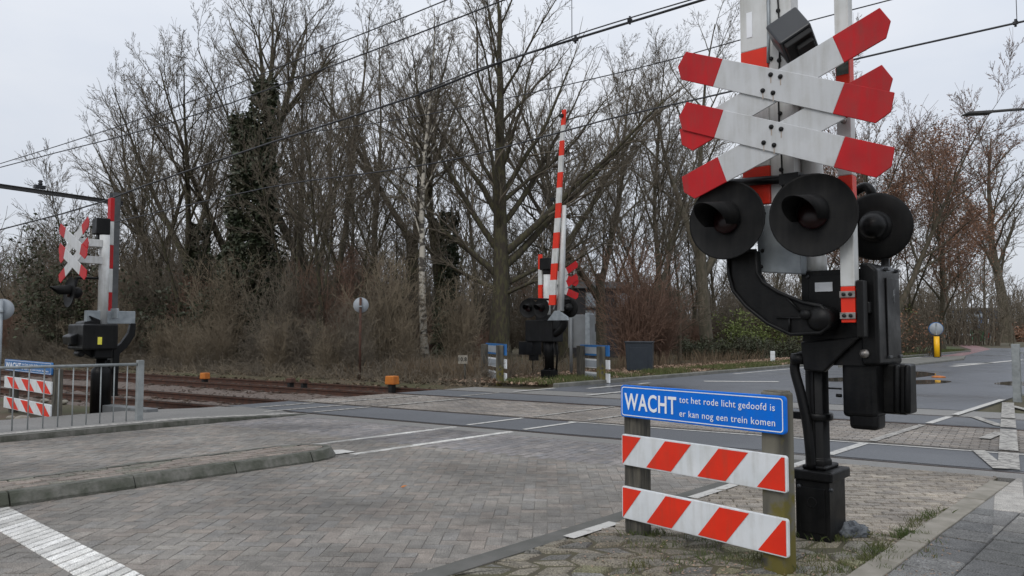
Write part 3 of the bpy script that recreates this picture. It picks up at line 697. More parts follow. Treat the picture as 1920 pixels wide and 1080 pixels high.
def plank(parent, c, half, tanv, wd, y, redf=.215, th=.012, mi_w=0, bolts=(), red_label=None):
    """one board of a St Andrew's cross: white middle, red pointed ends. c=(x,z) centre, half=half its horizontal length"""
    L = math.hypot(half, half * tanv); a = math.atan(tanv); ca, sa_ = math.cos(a), math.sin(a); hw = wd / 2
    def T(x, z): return (c[0] + x * ca - z * sa_, c[1] + x * sa_ + z * ca)
    lr = L * (1 - 2 * redf); tip = .04
    mb = MB()
    mb.prism([T(*p) for p in ((-lr, -hw), (lr, -hw), (lr, hw), (-lr, hw))], y, y + th, 0)
    for s_ in (-1, 1):
        mb.prism([T(s_ * x, z) for x, z in ((lr, -hw), (L - tip * 1.6, -hw), (L, -hw * .15), (L - tip * .6, hw), (lr, hw))], y, y + th, 1)
    o = mb.build('cross_board', [MT['cross_white'], MT['red']], parent, bevel=.003, seg=1)
    for bx, bz in bolts:
        q_ = T(bx, bz); b_ = MB(); b_.lathe([(.017, 0), (.016, -.008), (.010, -.015), (.002, -.017)], (q_[0], y, q_[1]), 'Y', 12); b_.build('bolt', MT['rubber'], o)
    if bolts:
        b_ = MB()
        for bx, bz in bolts:
            q_ = T(bx, bz); b_.bb(q_[0] - .0035, q_[0] + .0035, y - .0012, y - .0004, q_[1] - .06, q_[1] - .012)
        b_.build('rust_streak', MT['rust_stain'], o)
    return o
def cable(parent, pts, r=.006, m='rubber', name='cable'):
    mb = MB(); mb.tube(pts, r, 6); return mb.build(name, MT[m], parent)
def smooth_pts(P, n_=5):
    P = [Vector(p) for p in P]; o = []
    for i in range(len(P) - 1):
        p0, p1, p2, p3 = P[max(i - 1, 0)], P[i], P[i + 1], P[min(i + 2, len(P) - 1)]
        for k_ in range(n_):
            t = k_ / n_; o.append(.5 * ((2 * p1) + (p2 - p0) * t + (2 * p0 - 5 * p1 + 4 * p2 - p3) * t * t + (3 * p1 - p0 - 3 * p2 + p3) * t ** 3))
    return o + [P[-1]]

# ------------------------------------------------------------------ NEAR SIGNAL (main subject)
sb_ = G(1530, 1003)
S = empty('crossing_signal', sb_, RZ, 'large black level crossing signal with double cross, nearest in view behind the blue sign', 'level crossing signal', 'level crossing signals')
fr_ = Frame(sb_); q = fr_.q
def x_(px, py, yl): return q(px, py, yl).x
def z_(px, py, yl): return q(px, py, yl).z
# foot box
b = MB(); x0, x1 = x_(1492, 950, -.15), x_(1556, 950, -.15); b.bb(x0, x1, -.15, .15, -.03, z_(1530, 903, -.15))
b.bb(x0 + .03, x1 - .03, -.158, -.15, .05, z_(1530, 915, -.15)); b.build('foot_box', MT['black'], S, bevel=.012)
b = MB(); b.bb(x0 - .02, x1 + .03, -.18, .18, z_(1530, 903, -.15) + .004, z_(1530, 884, -.18)); b.bb(x0 + .04, x1 - .03, -.13, .13, z_(1530, 884, -.18), z_(1530, 884, -.18) + .03); lid = b.build('foot_lid', MT['black'], S, bevel=.012)
for fx in (.03, .25):
    b = MB(); b.lathe([(.015, 0), (.015, -.01), (.004, -.014)], (x0 + fx, -.15, z_(1530, 915, -.15) - .0), 'Y', 10); b.build('bolt', MT['bell'], S)
b = MB()
for k_ in range(20):
    a_ = 2 * math.pi * k_ / 20; a2_ = 2 * math.pi * (k_ + 1) / 20; cx_, cz_ = (x0 + x1) / 2, .26
    b.tube([(cx_ + .032 * math.cos(a_), -.159, cz_ + .032 * math.sin(a_)), (cx_ + .032 * math.cos(a2_), -.159, cz_ + .032 * math.sin(a2_))], .004, 5)
b.build('cast_ring', MT['black'], S)
zf = z_(1530, 884, -.18) + .03; zt = z_(1530, 660, 0); xc = x_(1533, 780, 0)
b = MB(); b.lathe([(.095, zf - .02), (.095, zf + .03), (.083, zf + .04), (.083, zt)], (xc, 0, 0), 'Z', 8); b.bb(xc - .012, xc + .012, -.098, -.06, zf + .03, zt - .02); b.build('post', MT['black'], S, bevel=.006)
b = MB(); zz = z_(1530, 780, 0); b.lathe([(.10, zz - .025), (.105, zz - .02), (.105, zz + .02), (.10, zz + .025)], (xc, 0, 0), 'Z', 16); b.box((xc - .12, -.02, zz), (.16, .06, .05))
b.build('post_collar', MT['black'], S); b = MB(); zz2 = z_(1530, 675, 0); b.lathe([(.115, zz2 - .03), (.12, zz2 - .02), (.12, zz2 + .02), (.115, zz2 + .03)], (xc, 0, 0), 'Z', 16); b.build('post_collar', MT['black'], S)
P = smooth_pts([q(1528, 668, -.12), q(1500, 668, -.12), q(1490, 690, -.12), q(1502, 740, -.12), q(1514, 800, -.12), q(1522, 880, -.12)])
b = MB(); b.tube(P, .034, 10); b.lathe([(.055, -.04), (.058, .0), (.05, .035)], q(1497, 672, -.12), 'Z', 14); b.build('cable_pipe', MT['black'], S)
# machine housing with its cover
HY = -.12
hx0, hx1 = x_(1504, 600, HY), x_(1632, 600, HY); hz0, hz1 = z_(1600, 686, HY), z_(1560, 506, HY)
b = MB(); b.bb(hx0, hx1, HY, .26, hz0, hz1); b.bb(hx0 + .05, hx0 + .4, HY - .008, HY, hz0 + .18, hz1 - .03); hs = b.build('machine_housing', MT['black'], S, bevel=.025, seg=3)
b = MB(); cx0 = x_(1614, 600, HY - .02); cx1 = x_(1648, 600, HY - .02)
b.prism([(cx0, hz0 + .005), (cx1, hz0 + .005), (cx1 - .004, hz1 - .01), (cx1 - .05, hz1 + .035), (cx0, hz1 + .04)], HY - .03, .36); b.build('cover', MT['black'], hs, bevel=.022, seg=3)
b = MB(); b.bb(cx1 - .002, cx1 + .008, .02, .30, hz0 + .05, hz1 - .06); b.build('side_panel', MT['black'], hs, bevel=.004)
p0, p1 = q(1528, 530, HY - .012), q(1561, 546, HY - .012); b = MB(); b.bb(p0.x, p1.x, HY - .014, HY - .009, p1.z, p0.z); b.build('type_plate', MT['board_white'], hs)
for fx, fz in ((.05, .10), (.05, .62), (.42, .10), (.42, .62)):
    b = MB(); b.lathe([(.013, 0), (.013, -.008), (.004, -.012)], (hx0 + fx, HY - .008, hz0 + fz), 'Y', 10); b.build('bolt', MT['bell'], hs)
for fy in (.05, .28):
    for fz in (.06, .66):
        b = MB(); b.box((cx1 + .004, fy, hz0 + fz), (.03, .06, .02)); b.build('hinge', MT['bell'], hs, bevel=.004)
b = MB(); b.tube(smooth_pts([(hx0 + .12, HY - .01, hz0 + .30), (hx0 + .12, HY - .05, hz0 + .32), (hx0 + .12, HY - .05, hz0 + .40), (hx0 + .12, HY - .01, hz0 + .42)]), .008, 6); b.build('handle', MT['bell'], hs)
# scribbled mark on the cover side
pm = MB(); ym = .16
for (a_, c_) in (((.0, .05), (-.02, -.02)), ((.03, .06), (.005, -.045)), ((-.01, .01), (.03, .02)), ((.0, -.02), (.03, -.035))):
    pm.tube([(cx1 + .009, ym + a_[0], hz1 - .19 + a_[1]), (cx1 + .009, ym + c_[0], hz1 - .19 + c_[1])], .0022, 5)
pm.build('chalk_mark', MT['cabinet'], hs)
# tapered bracket below the housing, motor boxes and counterweight
b = MB(); b.prism([(hx0 + .0, hz0 + .16), (hx0 + .02, hz0 - .04), (x_(1560, 690, 0), hz0 - .05), (x_(1600, 640, 0), hz0 + .10), (x_(1630, 620, 0), hz0 + .2)], -.165, -.10); b.build('gusset', MT['black'], S, bevel=.012)
b = MB(); p0, p1 = q(1577, 680, -.10), q(1645, 786, -.10); b.bb(p0.x, p1.x, -.10, .12, p1.z, p0.z + .06)
p2, p3 = q(1590, 780, -.10), q(1646, 809, -.10); b.bb(p2.x, p3.x, -.09, .09, p3.z, p2.z + .03); b.build('drive_unit', MT['black'], S, bevel=.03, seg=3)
b = MB()
for py in (729, 742):
    p = q(1578, py, -.1); b.tube([p, p + Vector((-.09 if py == 729 else -.035, 0, 0))], .006 if py == 729 else .012, 8)
b.build('drive_bolt', MT['black'], S)
b = MB(); p0, p1 = q(1640, 682, .05), q(1702, 779, .05); b.bb(p0.x, p1.x, .05, .28, p1.z, p0.z)
for px in (1682, 1702): 
    pa = q(px, 684, .04); pb = q(px, 776, .04); b.tube([pa, pb], .022, 10); 
b.build('counterweight', MT['black'], S, bevel=.015, seg=2)
# curved arm that carries the front lamps
YA = -.30
arm = [(1366, 470), (1418, 470), (1421, 512), (1432, 530), (1460, 548), (1508, 568), (1540, 574), (1556, 590), (1555, 612), (1540, 624), (1484, 627), (1440, 606), (1400, 574), (1376, 545), (1368, 515)]
ao = [(q(px, py, YA).x, q(px, py, YA).z) for px, py in arm]
b = MB(); b.prism(ao, YA, YA + .07); lamparm = b.build('lamp_arm', MT['black'], S, bevel=.008)
b = MB(); cx = sum(p[0] for p in ao) / len(ao); cz = sum(p[1] for p in ao) / len(ao)
rim = [Vector((p[0], YA - .012, p[1])) for p in ao]; b.tube(rim + [rim[0]], .014, 8)
def A3(px, py): p = q(px, py, YA - .012); return p
b.tube([A3(1456, 596), A3(1535, 596), A3(1535, 618)], .008, 6); b.tube([A3(1480, 596), A3(1480, 622)], .008, 6); b.tube([A3(1470, 552), A3(1500, 585)], .008, 6); b.build('arm_flange', MT['black'], lamparm)
b = MB(); pp = q(1537, 598, YA - .0); b.lathe([(.085, .20), (.085, -.02), (.06, -.035), (.03, -.05), (.002, -.052)], (pp.x, YA, pp.z), 'Y', 24); pp = q(1513, 590, YA - .01); b.lathe([(.035, 0), (.035, -.05), (.004, -.055)], (pp.x, YA, pp.z), 'Y', 16); b.build('arm_pivot', MT['black'], S)
# lamps
YL = -.42
def disc_r(px, py, rpx, yl): return abs((q(px, py - rpx, yl) - q(px, py + rpx, yl)).z) / 2
la = q(1362, 413, YL); lamp(S, la, 3, disc_r(1362, 413, 74, YL), hood_len=.31, hyaw=-12)
lb = q(1524, 403, YL); lamp(S, lb, 12, disc_r(1524, 403, 79, YL), hood_len=.31, hyaw=-16)
lc = q(1643, 425, .33); lamp(S, lc, 6, disc_r(1643, 425, 63, .33), flip=True)
b = MB(); b.tube([q(1366, 344, YL + .17), q(1440, 338, YL + .17), q(1530, 334, YL + .17)], .032, 12); b.bb(q(1464, 338, YL + .15).x, q(1500, 338, YL + .15).x, YL + .12, -.02, q(1464, 348, YL + .15).z, q(1464, 328, YL + .15).z); b.build('lamp_crossbar', MT['black'], S)
b = MB(); b.tube(smooth_pts([q(1600, 362, .4), q(1622, 350, .4), q(1634, 362, .4), q(1637, 386, .46)]), .035, 12); b.build('rear_lamp_bracket', MT['black'], S); b = MB(); b.tube([q(1660, 487, .35), q(1660, 520, .3)], .03, 10); b.build('rear_lamp_stem', MT['black'], S)
# white mast and bell box
zm = z_(1515, 175, 0); xm = x_(1524, 400, 0)
b = MB(); b.lathe([(.077, hz1 - .03), (.077, zm), (.07, zm + .01)], (xm, 0, 0), 'Z', 24); b.build('mast', MT['white'], S)
b = MB(); b.lathe([(.09, hz1 - .02), (.09, z_(1524, 482, 0))], (xm, 0, 0), 'Z', 24); b.build('mast_band', MT['white'], S)
for py in (168, 262):
    p = q(1460, py, -.45); b = MB(); b.bb(p.x - .05, xm + .08, -.395, -.34, p.z - .04, p.z + .04); b.bb(xm - .05, xm + .05, -.35, -.06, p.z - .035, p.z + .035); b.build('cross_bracket', MT['white'], S)
pbx = q(1488, 72, -.22)
b = MB(); b.box((0, 0, .02), (.24, .27, .22)); bell = b.build('bell_box', MT['bell'], S, bevel=.016, seg=3, loc=pbx, rot=(R(-22), R(-30), R(20)))
b = MB(); b.box((0, 0, -.115), (.20, .24, .05)); b.box((.02, .0, -.155), (.12, .16, .05)); b.build('bell_base', MT['rubber'], bell, bevel=.01)
b = MB(); b.tube([pbx + Vector((.0, .05, -.12)), Vector((xm, -.05, zm - .08))], .03, 10); b.build('bell_bracket', MT['white'], S)
# St Andrew's crosses
YC = -.47
PA = q(1471, 160, YC); PB = q(1472, 256, YC)
eL, eR = q(1272, 121, YC), q(1672, 205, YC); half = (eR.x - eL.x) / 2; tA = (eR.z - eL.z) / (eR.x - eL.x)
eL2, eR2 = q(1278, 266, YC + .02), q(1670, 33, YC + .02); tB = (eR2.z - eL2.z) / (eR2.x - eL2.x)
wdA = (q(1460, 133, YC) - q(1460, 190, YC)).z * .97
for (l, r_) in (((1272, 121), (1672, 205)), ((1274, 215), (1673, 308))):
    a_, c_ = q(*l, YC), q(*r_, YC); t_ = (c_.z - a_.z) / (c_.x - a_.x); hw_ = (c_.x - a_.x) / 2
    plank(S, ((a_.x + c_.x) / 2, (a_.z + c_.z) / 2), hw_, t_, wdA, YC, bolts=((-.055, .06), (-.07, -.055), (.02, .06), (.01, -.055)))
for (l, r_) in (((1277, 268), (1668, 35)), ((1281, 357), (1672, 143))):
    a_, c_ = q(*l, YC + .016), q(*r_, YC + .016); t_ = (c_.z - a_.z) / (c_.x - a_.x); hw_ = (c_.x - a_.x) / 2
    plank(S, ((a_.x + c_.x) / 2, (a_.z + c_.z) / 2), hw_, t_, wdA, YC + .016)
# wide boom on the left with its support channel
YB = -.20
bx0, bx1 = x_(1393, 385, YB), x_(1444, 385, YB)
zs = [z_(1400, p, YB) for p in (386, 316, 180, 97)]
segs = [(zs[0], zs[1], 1), (zs[1], zs[2], 0), (zs[2], zs[3], 1)]; z = zs[3]; k_ = 0
while z < 7.0:
    h_ = .52 if k_ % 2 == 0 else .32; segs.append((z, z + h_, k_ % 2)); z += h_; k_ += 1
bm = MB(); bands(bm, bx0, bx1, YB, YB + .06, segs); boom = bm.build('barrier_boom', [MT['white'], MT['bright_red']], S, bevel=.006)
b = MB(); px = q(1400, 50, YB); b.bb(px.x, px.x + .045, YB - .004, YB - .001, z_(1400, 72, YB), z_(1400, 25, YB)); b.build('reflector', MT['letter'], boom)
b = MB(); cx0, cx1 = x_(1446, 330, YB + .03), x_(1490, 330, YB + .03); b.bb(cx0, cx1, YB + .02, YB + .16, z_(1450, 400, YB), 7.0); chn = b.build('boom_channel', MT['white'], S, bevel=.006)
b = MB(); xm2 = (cx0 + cx1) / 2 - .005
b.tube([(xm2 + .01 * math.sin(i * 1.3), YB + .012, zs[0] - .1 + i * .22) for i in range(28)], .0065, 6); b.build('cable', MT['rubber'], chn)
for py, dx in ((18, .0), (105, -.06), (105, .045), (112, 0), (212, .0), (318, .0)):
    b = MB(); p = (xm2 + dx, YB + .02, z_(1460, py, YB)); b.lathe([(.016, 0), (.016, -.01), (.004, -.014)], p, 'Y', 10); b.build('bolt', MT['rubber'], chn)
b = MB(); b.tube([(cx0 + .0, YB + .01, z_(1430, 120, YB)), (cx0 + .0, YB + .012, z_(1430, 95, YB)), (bx1 + .01, YB + .012, z_(1430, 62, YB)), (bx1 + .01, YB + .012, z_(1430, -60, YB))], .013, 8); b.build('conduit', MT['galv'], chn)
gp = [(1416, 386), (1448, 384), (1454, 438), (1480, 445), (1502, 470), (1502, 514), (1422, 510)]
b = MB(); b.prism([(q(*p, YB - .01).x, q(*p, YB - .01).z) for p in gp], YB - .01, YB + .10); yk = b.build('boom_yoke', MT['galv'], S, bevel=.008)
for p in ((1433, 400), (1430, 470), (1428, 500)):
    b = MB(); c_ = q(*p, YB - .01); b.lathe([(.014, 0), (.014, -.01), (.004, -.014)], c_, 'Y', 10); b.build('bolt', MT['rubber'], yk)
# narrow boom on the right with clamps at its foot
YR = -.30
rx0, rx1 = x_(1577, 600, YR), x_(1604, 600, YR)
zs = [z_(1590, p, YR) for p in (605, 537, 410, 328, 185, 84)]
segs = [(zs[i], zs[i + 1], (1, 0, 1, 0, 1)[i]) for i in range(5)] + [(zs[5], zs[5] + .5, 0), (zs[5] + .5, zs[5] + .85, 1), (zs[5] + .85, zs[5] + 1.4, 0)]
bm = MB(); bands(bm, rx0, rx1, YR, YR + .09, segs); boom2 = bm.build('barrier_boom', [MT['white'], MT['bright_red']], S, bevel=.006)
for py in (552, 592):
    b = MB(); zc = z_(1590, py, YR); b.bb(rx0 - .004, rx1 + .004, YR - .012, YR - .001, zc - .022, zc + .022); cl = b.build('clamp', MT['steel'], boom2, bevel=.003)
    for xx in (rx0 + .025, rx1 - .025):
        b = MB(); b.lathe([(.012, 0), (.012, -.01), (.004, -.013)], (xx, YR - .012, zc), 'Y', 10); b.build('bolt', MT['rubber'], cl)
b = MB(); b.bb(rx0 + .006, rx1 - .004, YR - .003, YR - .001, z_(1590, 138, YR), z_(1590, 104, YR)); b.build('sticker', MT['sticker'], boom2)
b = MB(); b.lathe([(.018, 0), (.018, -.02), (.004, -.025)], (rx0 + .05, YR, z_(1590, 226, YR)), 'Y', 12); b.build('bolt', MT['steel'], boom2)
b = MB(); b.bb(rx0 - .03, rx1 + .06, YR + .092, HY - .001, zs[0] + .06, zs[0] + .14); b.bb(rx1 + .004, rx1 + .05, YR + .0, YR + .1, zs[0] - .1, zs[1] + .04); b.build('boom_mount', MT['black'], S, bevel=.01)
b = MB(); p = q(1622, 663, HY - .03); b.lathe([(.03, .0), (.03, -.02), (.005, -.03)], p, 'Y', 14); b.build('bolt', MT['steel'], S)

# ------------------------------------------------------------------ WACHT boards
def text_mesh(name, txt, size, x, z, y, parent, m='letter', stretch=1.0, bold=.0, align='LEFT', face=1):
    cu = bpy.data.curves.new(name, 'FONT'); cu.body = txt; cu.size = size; cu.extrude = .0008; cu.offset = bold; cu.align_x = align; cu.resolution_u = 3; cu.space_character = 1.08
    to = bpy.data.objects.new(name, cu); col.objects.link(to)
    bpy.context.view_layer.update(); dg = bpy.context.evaluated_depsgraph_get()
    me = bpy.data.meshes.new_from_object(to.evaluated_get(dg)); bpy.data.objects.remove(to); xs_ = [v_.co.x for v_ in me.vertices]; bx_ = min(xs_); stretch = stretch / (max(xs_) - bx_)
    me.materials.clear(); me.materials.append(MT[m])
    o = bpy.data.objects.new(name, me); col.objects.link(o); o.parent = parent
    o.location = (x - bx_ * stretch, y, z); o.rotation_euler = (math.pi / 2, 0, 0 if face == 1 else math.pi); o.scale = (stretch, 1, 1); return o
def rrect(x0, x1, z0, z1, r, n_=4):
    P = []
    for cx_, cz_, a0 in ((x1 - r, z1 - r, 0), (x0 + r, z1 - r, 90), (x0 + r, z0 + r, 180), (x1 - r, z0 + r, 270)):
        for k_ in range(n_ + 1): a = R(a0 + 90 * k_ / n_); P.append((cx_ + r * math.cos(a), cz_ + r * math.sin(a)))
    return P
def wacht(base, rz, L, zb, zr, label, post_x, lean=1, post_h=1.08, post_w=(.13, .13), near=False, blue='blue', group='WACHT warning boards at the crossing'):
    """zb=(z0,z1) of the blue sign, zr=list of (z0,z1) striped boards; boards sit in front (local -y) of two posts"""
    e = empty('warning_board', base, rz, label, 'warning sign', group)
    hy = post_w[1] / 2
    for i, px_ in enumerate(post_x):
        b = MB(); rr = random.Random(i + 3)
        b.bb(px_ - post_w[0] / 2, px_ + post_w[0] / 2, -hy, hy, -.1, post_h + (.0 if i == 0 else .02)); o = b.build('post', MT['mossy'] if (near and i == 1) else MT['post'], e, bevel=.012)
        if near:
            for v_ in o.data.vertices: v_.co.x += rr.uniform(-.004, .004); v_.co.y += rr.uniform(-.004, .004); v_.co.z += rr.uniform(-.01, .008) if v_.co.z > .5 else 0
            b = MB(); b.bb(px_ - post_w[0] / 2 + .012, px_ + post_w[0] / 2 - .012, -hy + .012, hy - .012, post_h - .02, post_h + (.004 if i == 0 else .024)); b.build('post_top', MT['timber_end'], o)
    b = MB(); b.prism(rrect(0, L * 1.0, zb[0], zb[1], .025), -hy - .035, -hy - .004); bs = b.build('blue_sign', MT[blue], e, bevel=.004)
    ou, inn = rrect(.012, L - .012, zb[0] + .012, zb[1] - .012, .02), rrect(.018, L - .018, zb[0] + .018, zb[1] - .018, .016); n_ = len(ou); yf = -hy - .0375
    b = MB(); b.add([(x, yf, z) for x, z in ou] + [(x, yf, z) for x, z in inn], [(i, (i + 1) % n_, n_ + (i + 1) % n_, n_ + i) for i in range(n_)]); b.build('border', MT['letter'], bs)
    H = zb[1] - zb[0]
    text_mesh('lettering', 'WACHT', H * .72, L * .03, zb[0] + H * .25, yf, bs, stretch=L * .355, bold=.003)
    text_mesh('lettering', 'tot het rode licht gedoofd is', H * .27, L * .405, zb[0] + H * .60, yf, bs, stretch=L * .545, bold=0)
    text_mesh('lettering', 'er kan nog een trein komen', H * .27, L * .405, zb[0] + H * .20, yf, bs, stretch=L * .545, bold=0)
    for z0, z1 in zr:
        b = MB(); b.prism(rrect(0, L, z0, z1, .018), -hy - .03, -hy - .004); bo = b.build('striped_board', MT['board_white'], e, bevel=.004)
        y = -hy - .0325; ins = .010; X0, X1, Z0, Z1 = ins, L - ins, z0 + ins, z1 - ins; p = (X1 - X0) / 5.95; mb = MB(); k_ = -1
        reds = [(-1.0, .8), (1.8, 2.8), (3.8, 4.8), (5.85, 9)] if lean > 0 else [(.35, 1.3), (2.3, 3.25), (4.25, 5.2), (6.1, 9)]
        for a_, c_ in reds:
            sh = -.78 * p * lean
            P = [(X0 + a_ * p + sh, Z0), (X0 + c_ * p + sh, Z0), (X0 + c_ * p, Z1), (X0 + a_ * p, Z1)]
            P = clip(ccw(P), (X0, 9), (X0, -9)); P = clip(P, (X1, -9), (X1, 9)) if len(P) > 2 else P
            if len(P) > 2: mb.add([(x, y, z) for x, z in P], [tuple(range(len(P)))])
        mb.build('red_stripe', MT['bright_red'], bo)
    return e
pl, pr = G(1196, 1000), G(1462, 1070)
dv = pr - pl; wz = math.atan2(dv.y, dv.x); wf = Frame(pl, wz); yfb = -.10
a0 = wf.q(1163, 755, yfb); a1 = wf.q(1471, 775, yfb); L = a1.x - a0.x
org = wf.base + Matrix.Rotation(wz, 3, 'Z') @ Vector((a0.x, 0, 0)); wf2 = Frame(org, wz)
zq = lambda px, py: wf2.q(px, py, yfb).z
wacht(org, wz, L, ((zq(1164, 786) + zq(1470, 810)) / 2, (zq(1164, 726) + zq(1470, 738)) / 2),
      [((zq(1164, 975) + zq(1475, 1043)) / 2, (zq(1164, 917) + zq(1475, 967)) / 2), ((zq(1164, 872) + zq(1475, 925)) / 2, (zq(1164, 816) + zq(1475, 853)) / 2)],
      'blue WACHT sign over two striped boards on mossy timber posts, large in right foreground', (wf2.q(1196, 900, 0).x, wf2.q(1459, 900, 0).x), near=True, post_h=1.06, post_w=(.15, .12))
# the same board on the left beyond the railing
lp = G(100, 787); f3 = Frame(lp, RZ)
L3 = 1.15; x3 = -1.22; o3 = lp + Matrix.Rotation(RZ, 3, 'Z') @ Vector((x3, 0, 0)); f4 = Frame(o3, RZ)
lx0 = f4.q(8, 700, -.1).x; L3 = f4.q(96, 700, -.1).x - lx0; o4 = o3 + Matrix.Rotation(RZ, 3, 'Z') @ Vector((lx0, 0, 0)); f4 = Frame(o4, RZ)
zq = lambda py: f4.q(55, py, -.1).z
wacht(o4, RZ, L3, (zq(699), zq(677)), [(zq(775), zq(752)), (zq(734), zq(711))], 'small faded blue WACHT sign over striped boards, behind the grey railing on the left', (f4.q(26, 740, 0).x, f4.q(107, 740, 0).x), lean=-1, post_h=zq(690) , blue='faded_blue')
# two seen from behind across the tracks
for (pa, pb, top, lab) in (((908, 714), (937, 722), 645, 'timber WACHT board seen from its grey back, left of the far signal'), ((1089, 714), (1127, 719), 648, 'timber WACHT board seen from its grey back, between far signal and dark container')):
    A_, B_ = G(*pa), G(*pb); B_ = A_ + (B_ - A_); d_ = B_ - A_; Lp = d_.length
    rz_ = math.atan2(-d_.y, -d_.x)                 # local x runs right to left so that the boards face away from us
    e = empty('warning_board', B_, rz_, lab, 'warning sign', 'WACHT warning boards at the crossing')
    H = hz(top, A_.y)
    for i, xx in enumerate((0, Lp)):
        b = MB(); b.bb(xx - .12, xx + .12, -.08, .08, -.1, H); b.build('post', MT['mossy'] if i == 0 else MT['post'], e, bevel=.015)
    b = MB(); b.bb(-.28, Lp + .2, -.125, -.085, H - .27, H + .03); b.build('blue_sign', MT['faded_blue'], e, bevel=.004); b = MB(); b.bb(.13, Lp - .13, -.083, -.078, H - .22, H - .03); b.build('sign_back', MT['disc'], e)
    for k_ in range(2):
        z0 = H - .62 - k_ * .37; b = MB(); b.bb(-.30, Lp + .2, -.125, -.085, z0, z0 + .25); bo = b.build('striped_board', MT['board_white'], e, bevel=.004); b = MB(); b.bb(.13, Lp - .13, -.083, -.078, z0 + .03, z0 + .21); b.build('board_back', MT['disc'], bo)

# ------------------------------------------------------------------ grey railing on the left
fp_ = G(260, 797, .0); nf = fp_.dot(NN); uf = fp_.dot(U)
zt = zk(uf); Hr = hz(680, fp_.y); rl = empty('railing', RD(nf, uf, 0), 0, 'grey galvanised railing with thin upright bars along the left footpath kerb', 'railing'); rv = rl.location
b = MB(); b.bb(-.045, .045, -.045, .045, -.05, Hr + .04); b.build('post', MT['rail_grey'], rl, rot=(0, 0, RZ), bevel=.004)
b = MB(); b.bb(-.045, .045, -.045, .045, -.05, Hr + .04); b.build('post', MT['rail_grey'], rl, rot=(0, 0, RZ), loc=RD(nf + .1, 1.0) - rv, bevel=.004)
rb = MB(); rb.tube([RD(nf, uf, Hr - .02) - rv, RD(nf + .1, 1.0, Hr) - rv], .022, 10); rb.build('top_rail', MT['rail_grey'], rl)
nb = int((uf - 1.0) / .19)
for i in range(1, nb):
    u_ = uf - i * .19; p = RD(nf + .1 * (uf - u_) / (uf - 1), u_) - rv; b = MB(); b.tube([p + Vector((0, 0, -.05)), p + Vector((0, 0, Hr - .02))], .0095, 8); b.build('bar', MT['rail_grey'], rl)
# metal mesh railing far right
p = G(1908, 752); f5 = Frame(p, RZ); Hq = hz(645, p.y)
rr_ = empty('railing', p, RZ, 'grey railing with close upright bars at the right edge of the picture', 'railing')
b = MB(); b.bb(-.07, .07, -.07, .07, -.05, Hq); b.build('post', MT['rail_grey'], rr_, bevel=.006)
b = MB(); b.bb(.08, 2.4, -.02, .02, Hq - .2, Hq - .16); b.bb(.08, 2.4, -.02, .02, .12, .16); b.build('frame', MT['rail_grey'], rr_)
for i in range(26):
    b = MB(); b.bb(.13 + i * .085, .145 + i * .085, -.008, .008, .161, Hq - .201); b.build('bar', MT['rail_grey'], rr_)

# ------------------------------------------------------------------ LEFT SIGNAL
sl_ = G(188, 772); f = Frame(sl_); q = f.q
S2 = empty('crossing_signal', sl_, RZ, 'level crossing signal with yellow sticker behind the left railing, lamp seen from the side', 'level crossing signal', 'level crossing signals')
def X(px, py, y=0): return f.q(px, py, y).x
def Z(py, y=0, px=188): return f.q(px, py, y).z
b = MB(); b.lathe([(.17, -.05), (.17, Z(700)), (.16, Z(692)), (.10, Z(686)), (.08, Z(660))], (0, 0, 0), 'Z', 20); b.build('post', MT['black'], S2)
b = MB(); b.bb(-.42, .36, -.44, .14, Z(655), Z(608)); b.bb(-.30, .25, -.2, .1, Z(672), Z(650)); hs = b.build('machine_housing', MT['black'], S2, bevel=.03)
b = MB(); p = q(187, 639, -.45); b.bb(p.x - .085, p.x + .085, -.452, -.445, Z(646, -.45), Z(632, -.45)); b.build('yellow_sticker', MT['lemon'], hs)
YZ = lambda pts: [((px - 188) / 108, Z(py)) for px, py in pts]
b = MB(); b.prism(YZ(((160, 592), (166, 601), (151, 604), (147, 622), (128, 630), (130, 645), (147, 649), (150, 660), (166, 670), (180, 668), (180, 600))), -.10, .34); b.prism(YZ(((143, 618), (150, 612), (156, 640), (146, 652), (138, 640))), .345, .40); b.build('lamp_arm', MT['black'], S2, rot=(0, 0, math.pi / 2), bevel=.02)
b = MB(); b.box((-.05, -.48, Z(640)), (.10, .12, .16)); b.lathe([(.06, -.12), (.06, .12)], (-.05, -.36, Z(662)), 'X', 12); b.build('arm_pivot', MT['black'], S2, bevel=.02)
b = MB(); b.prism(YZ(((239, 606), (249, 606), (247, 630), (233, 652), (219, 664), (218, 702), (206, 702), (206, 656), (222, 643), (235, 624))), -.06, .06); b.build('arm_plate', MT['black'], S2, rot=(0, 0, math.pi / 2), bevel=.015)
ca = MB(); ca.bb(X(206, 690, .3) - .1, X(206, 690, .3) + .14, .2, .4, Z(740, .3), Z(672, .3)); ca.build('counterweight_arm', MT['black'], S2)
for sy_, px0, px1 in ((-.30, 156, 205), (.28, 186, 250)):
    pass
b = MB(); b.box((-.02, .13, (Z(582) + Z(608)) / 2), (.12, .84, Z(582) - Z(606))); b.box((.10, .16, Z(588)), (.30, .04, .18)); b.build('boom_yoke', MT['galv'], S2, bevel=.008)
b = MB(); b.lathe([(.085, Z(612)), (.085, Z(443))], (-.02, 0, 0), 'Z', 16); b.build('mast', MT['white'], S2)
b = MB(); p = q(190, 425, 0); b.box((p.x, 0, p.z), (.24, .24, .30)); b.box((p.x, 0, Z(444)), (.14, .14, .12)); b.build('bell_box', MT['black'], S2, bevel=.02)
for py in (459, 490):
    b = MB(); b.bb(-.09, .05, -.50, -.06, Z(py) - .065, Z(py) + .065); b.build('cross_bracket', MT['white'], S2, bevel=.005)
cc = [(137, 452), (136, 490)]
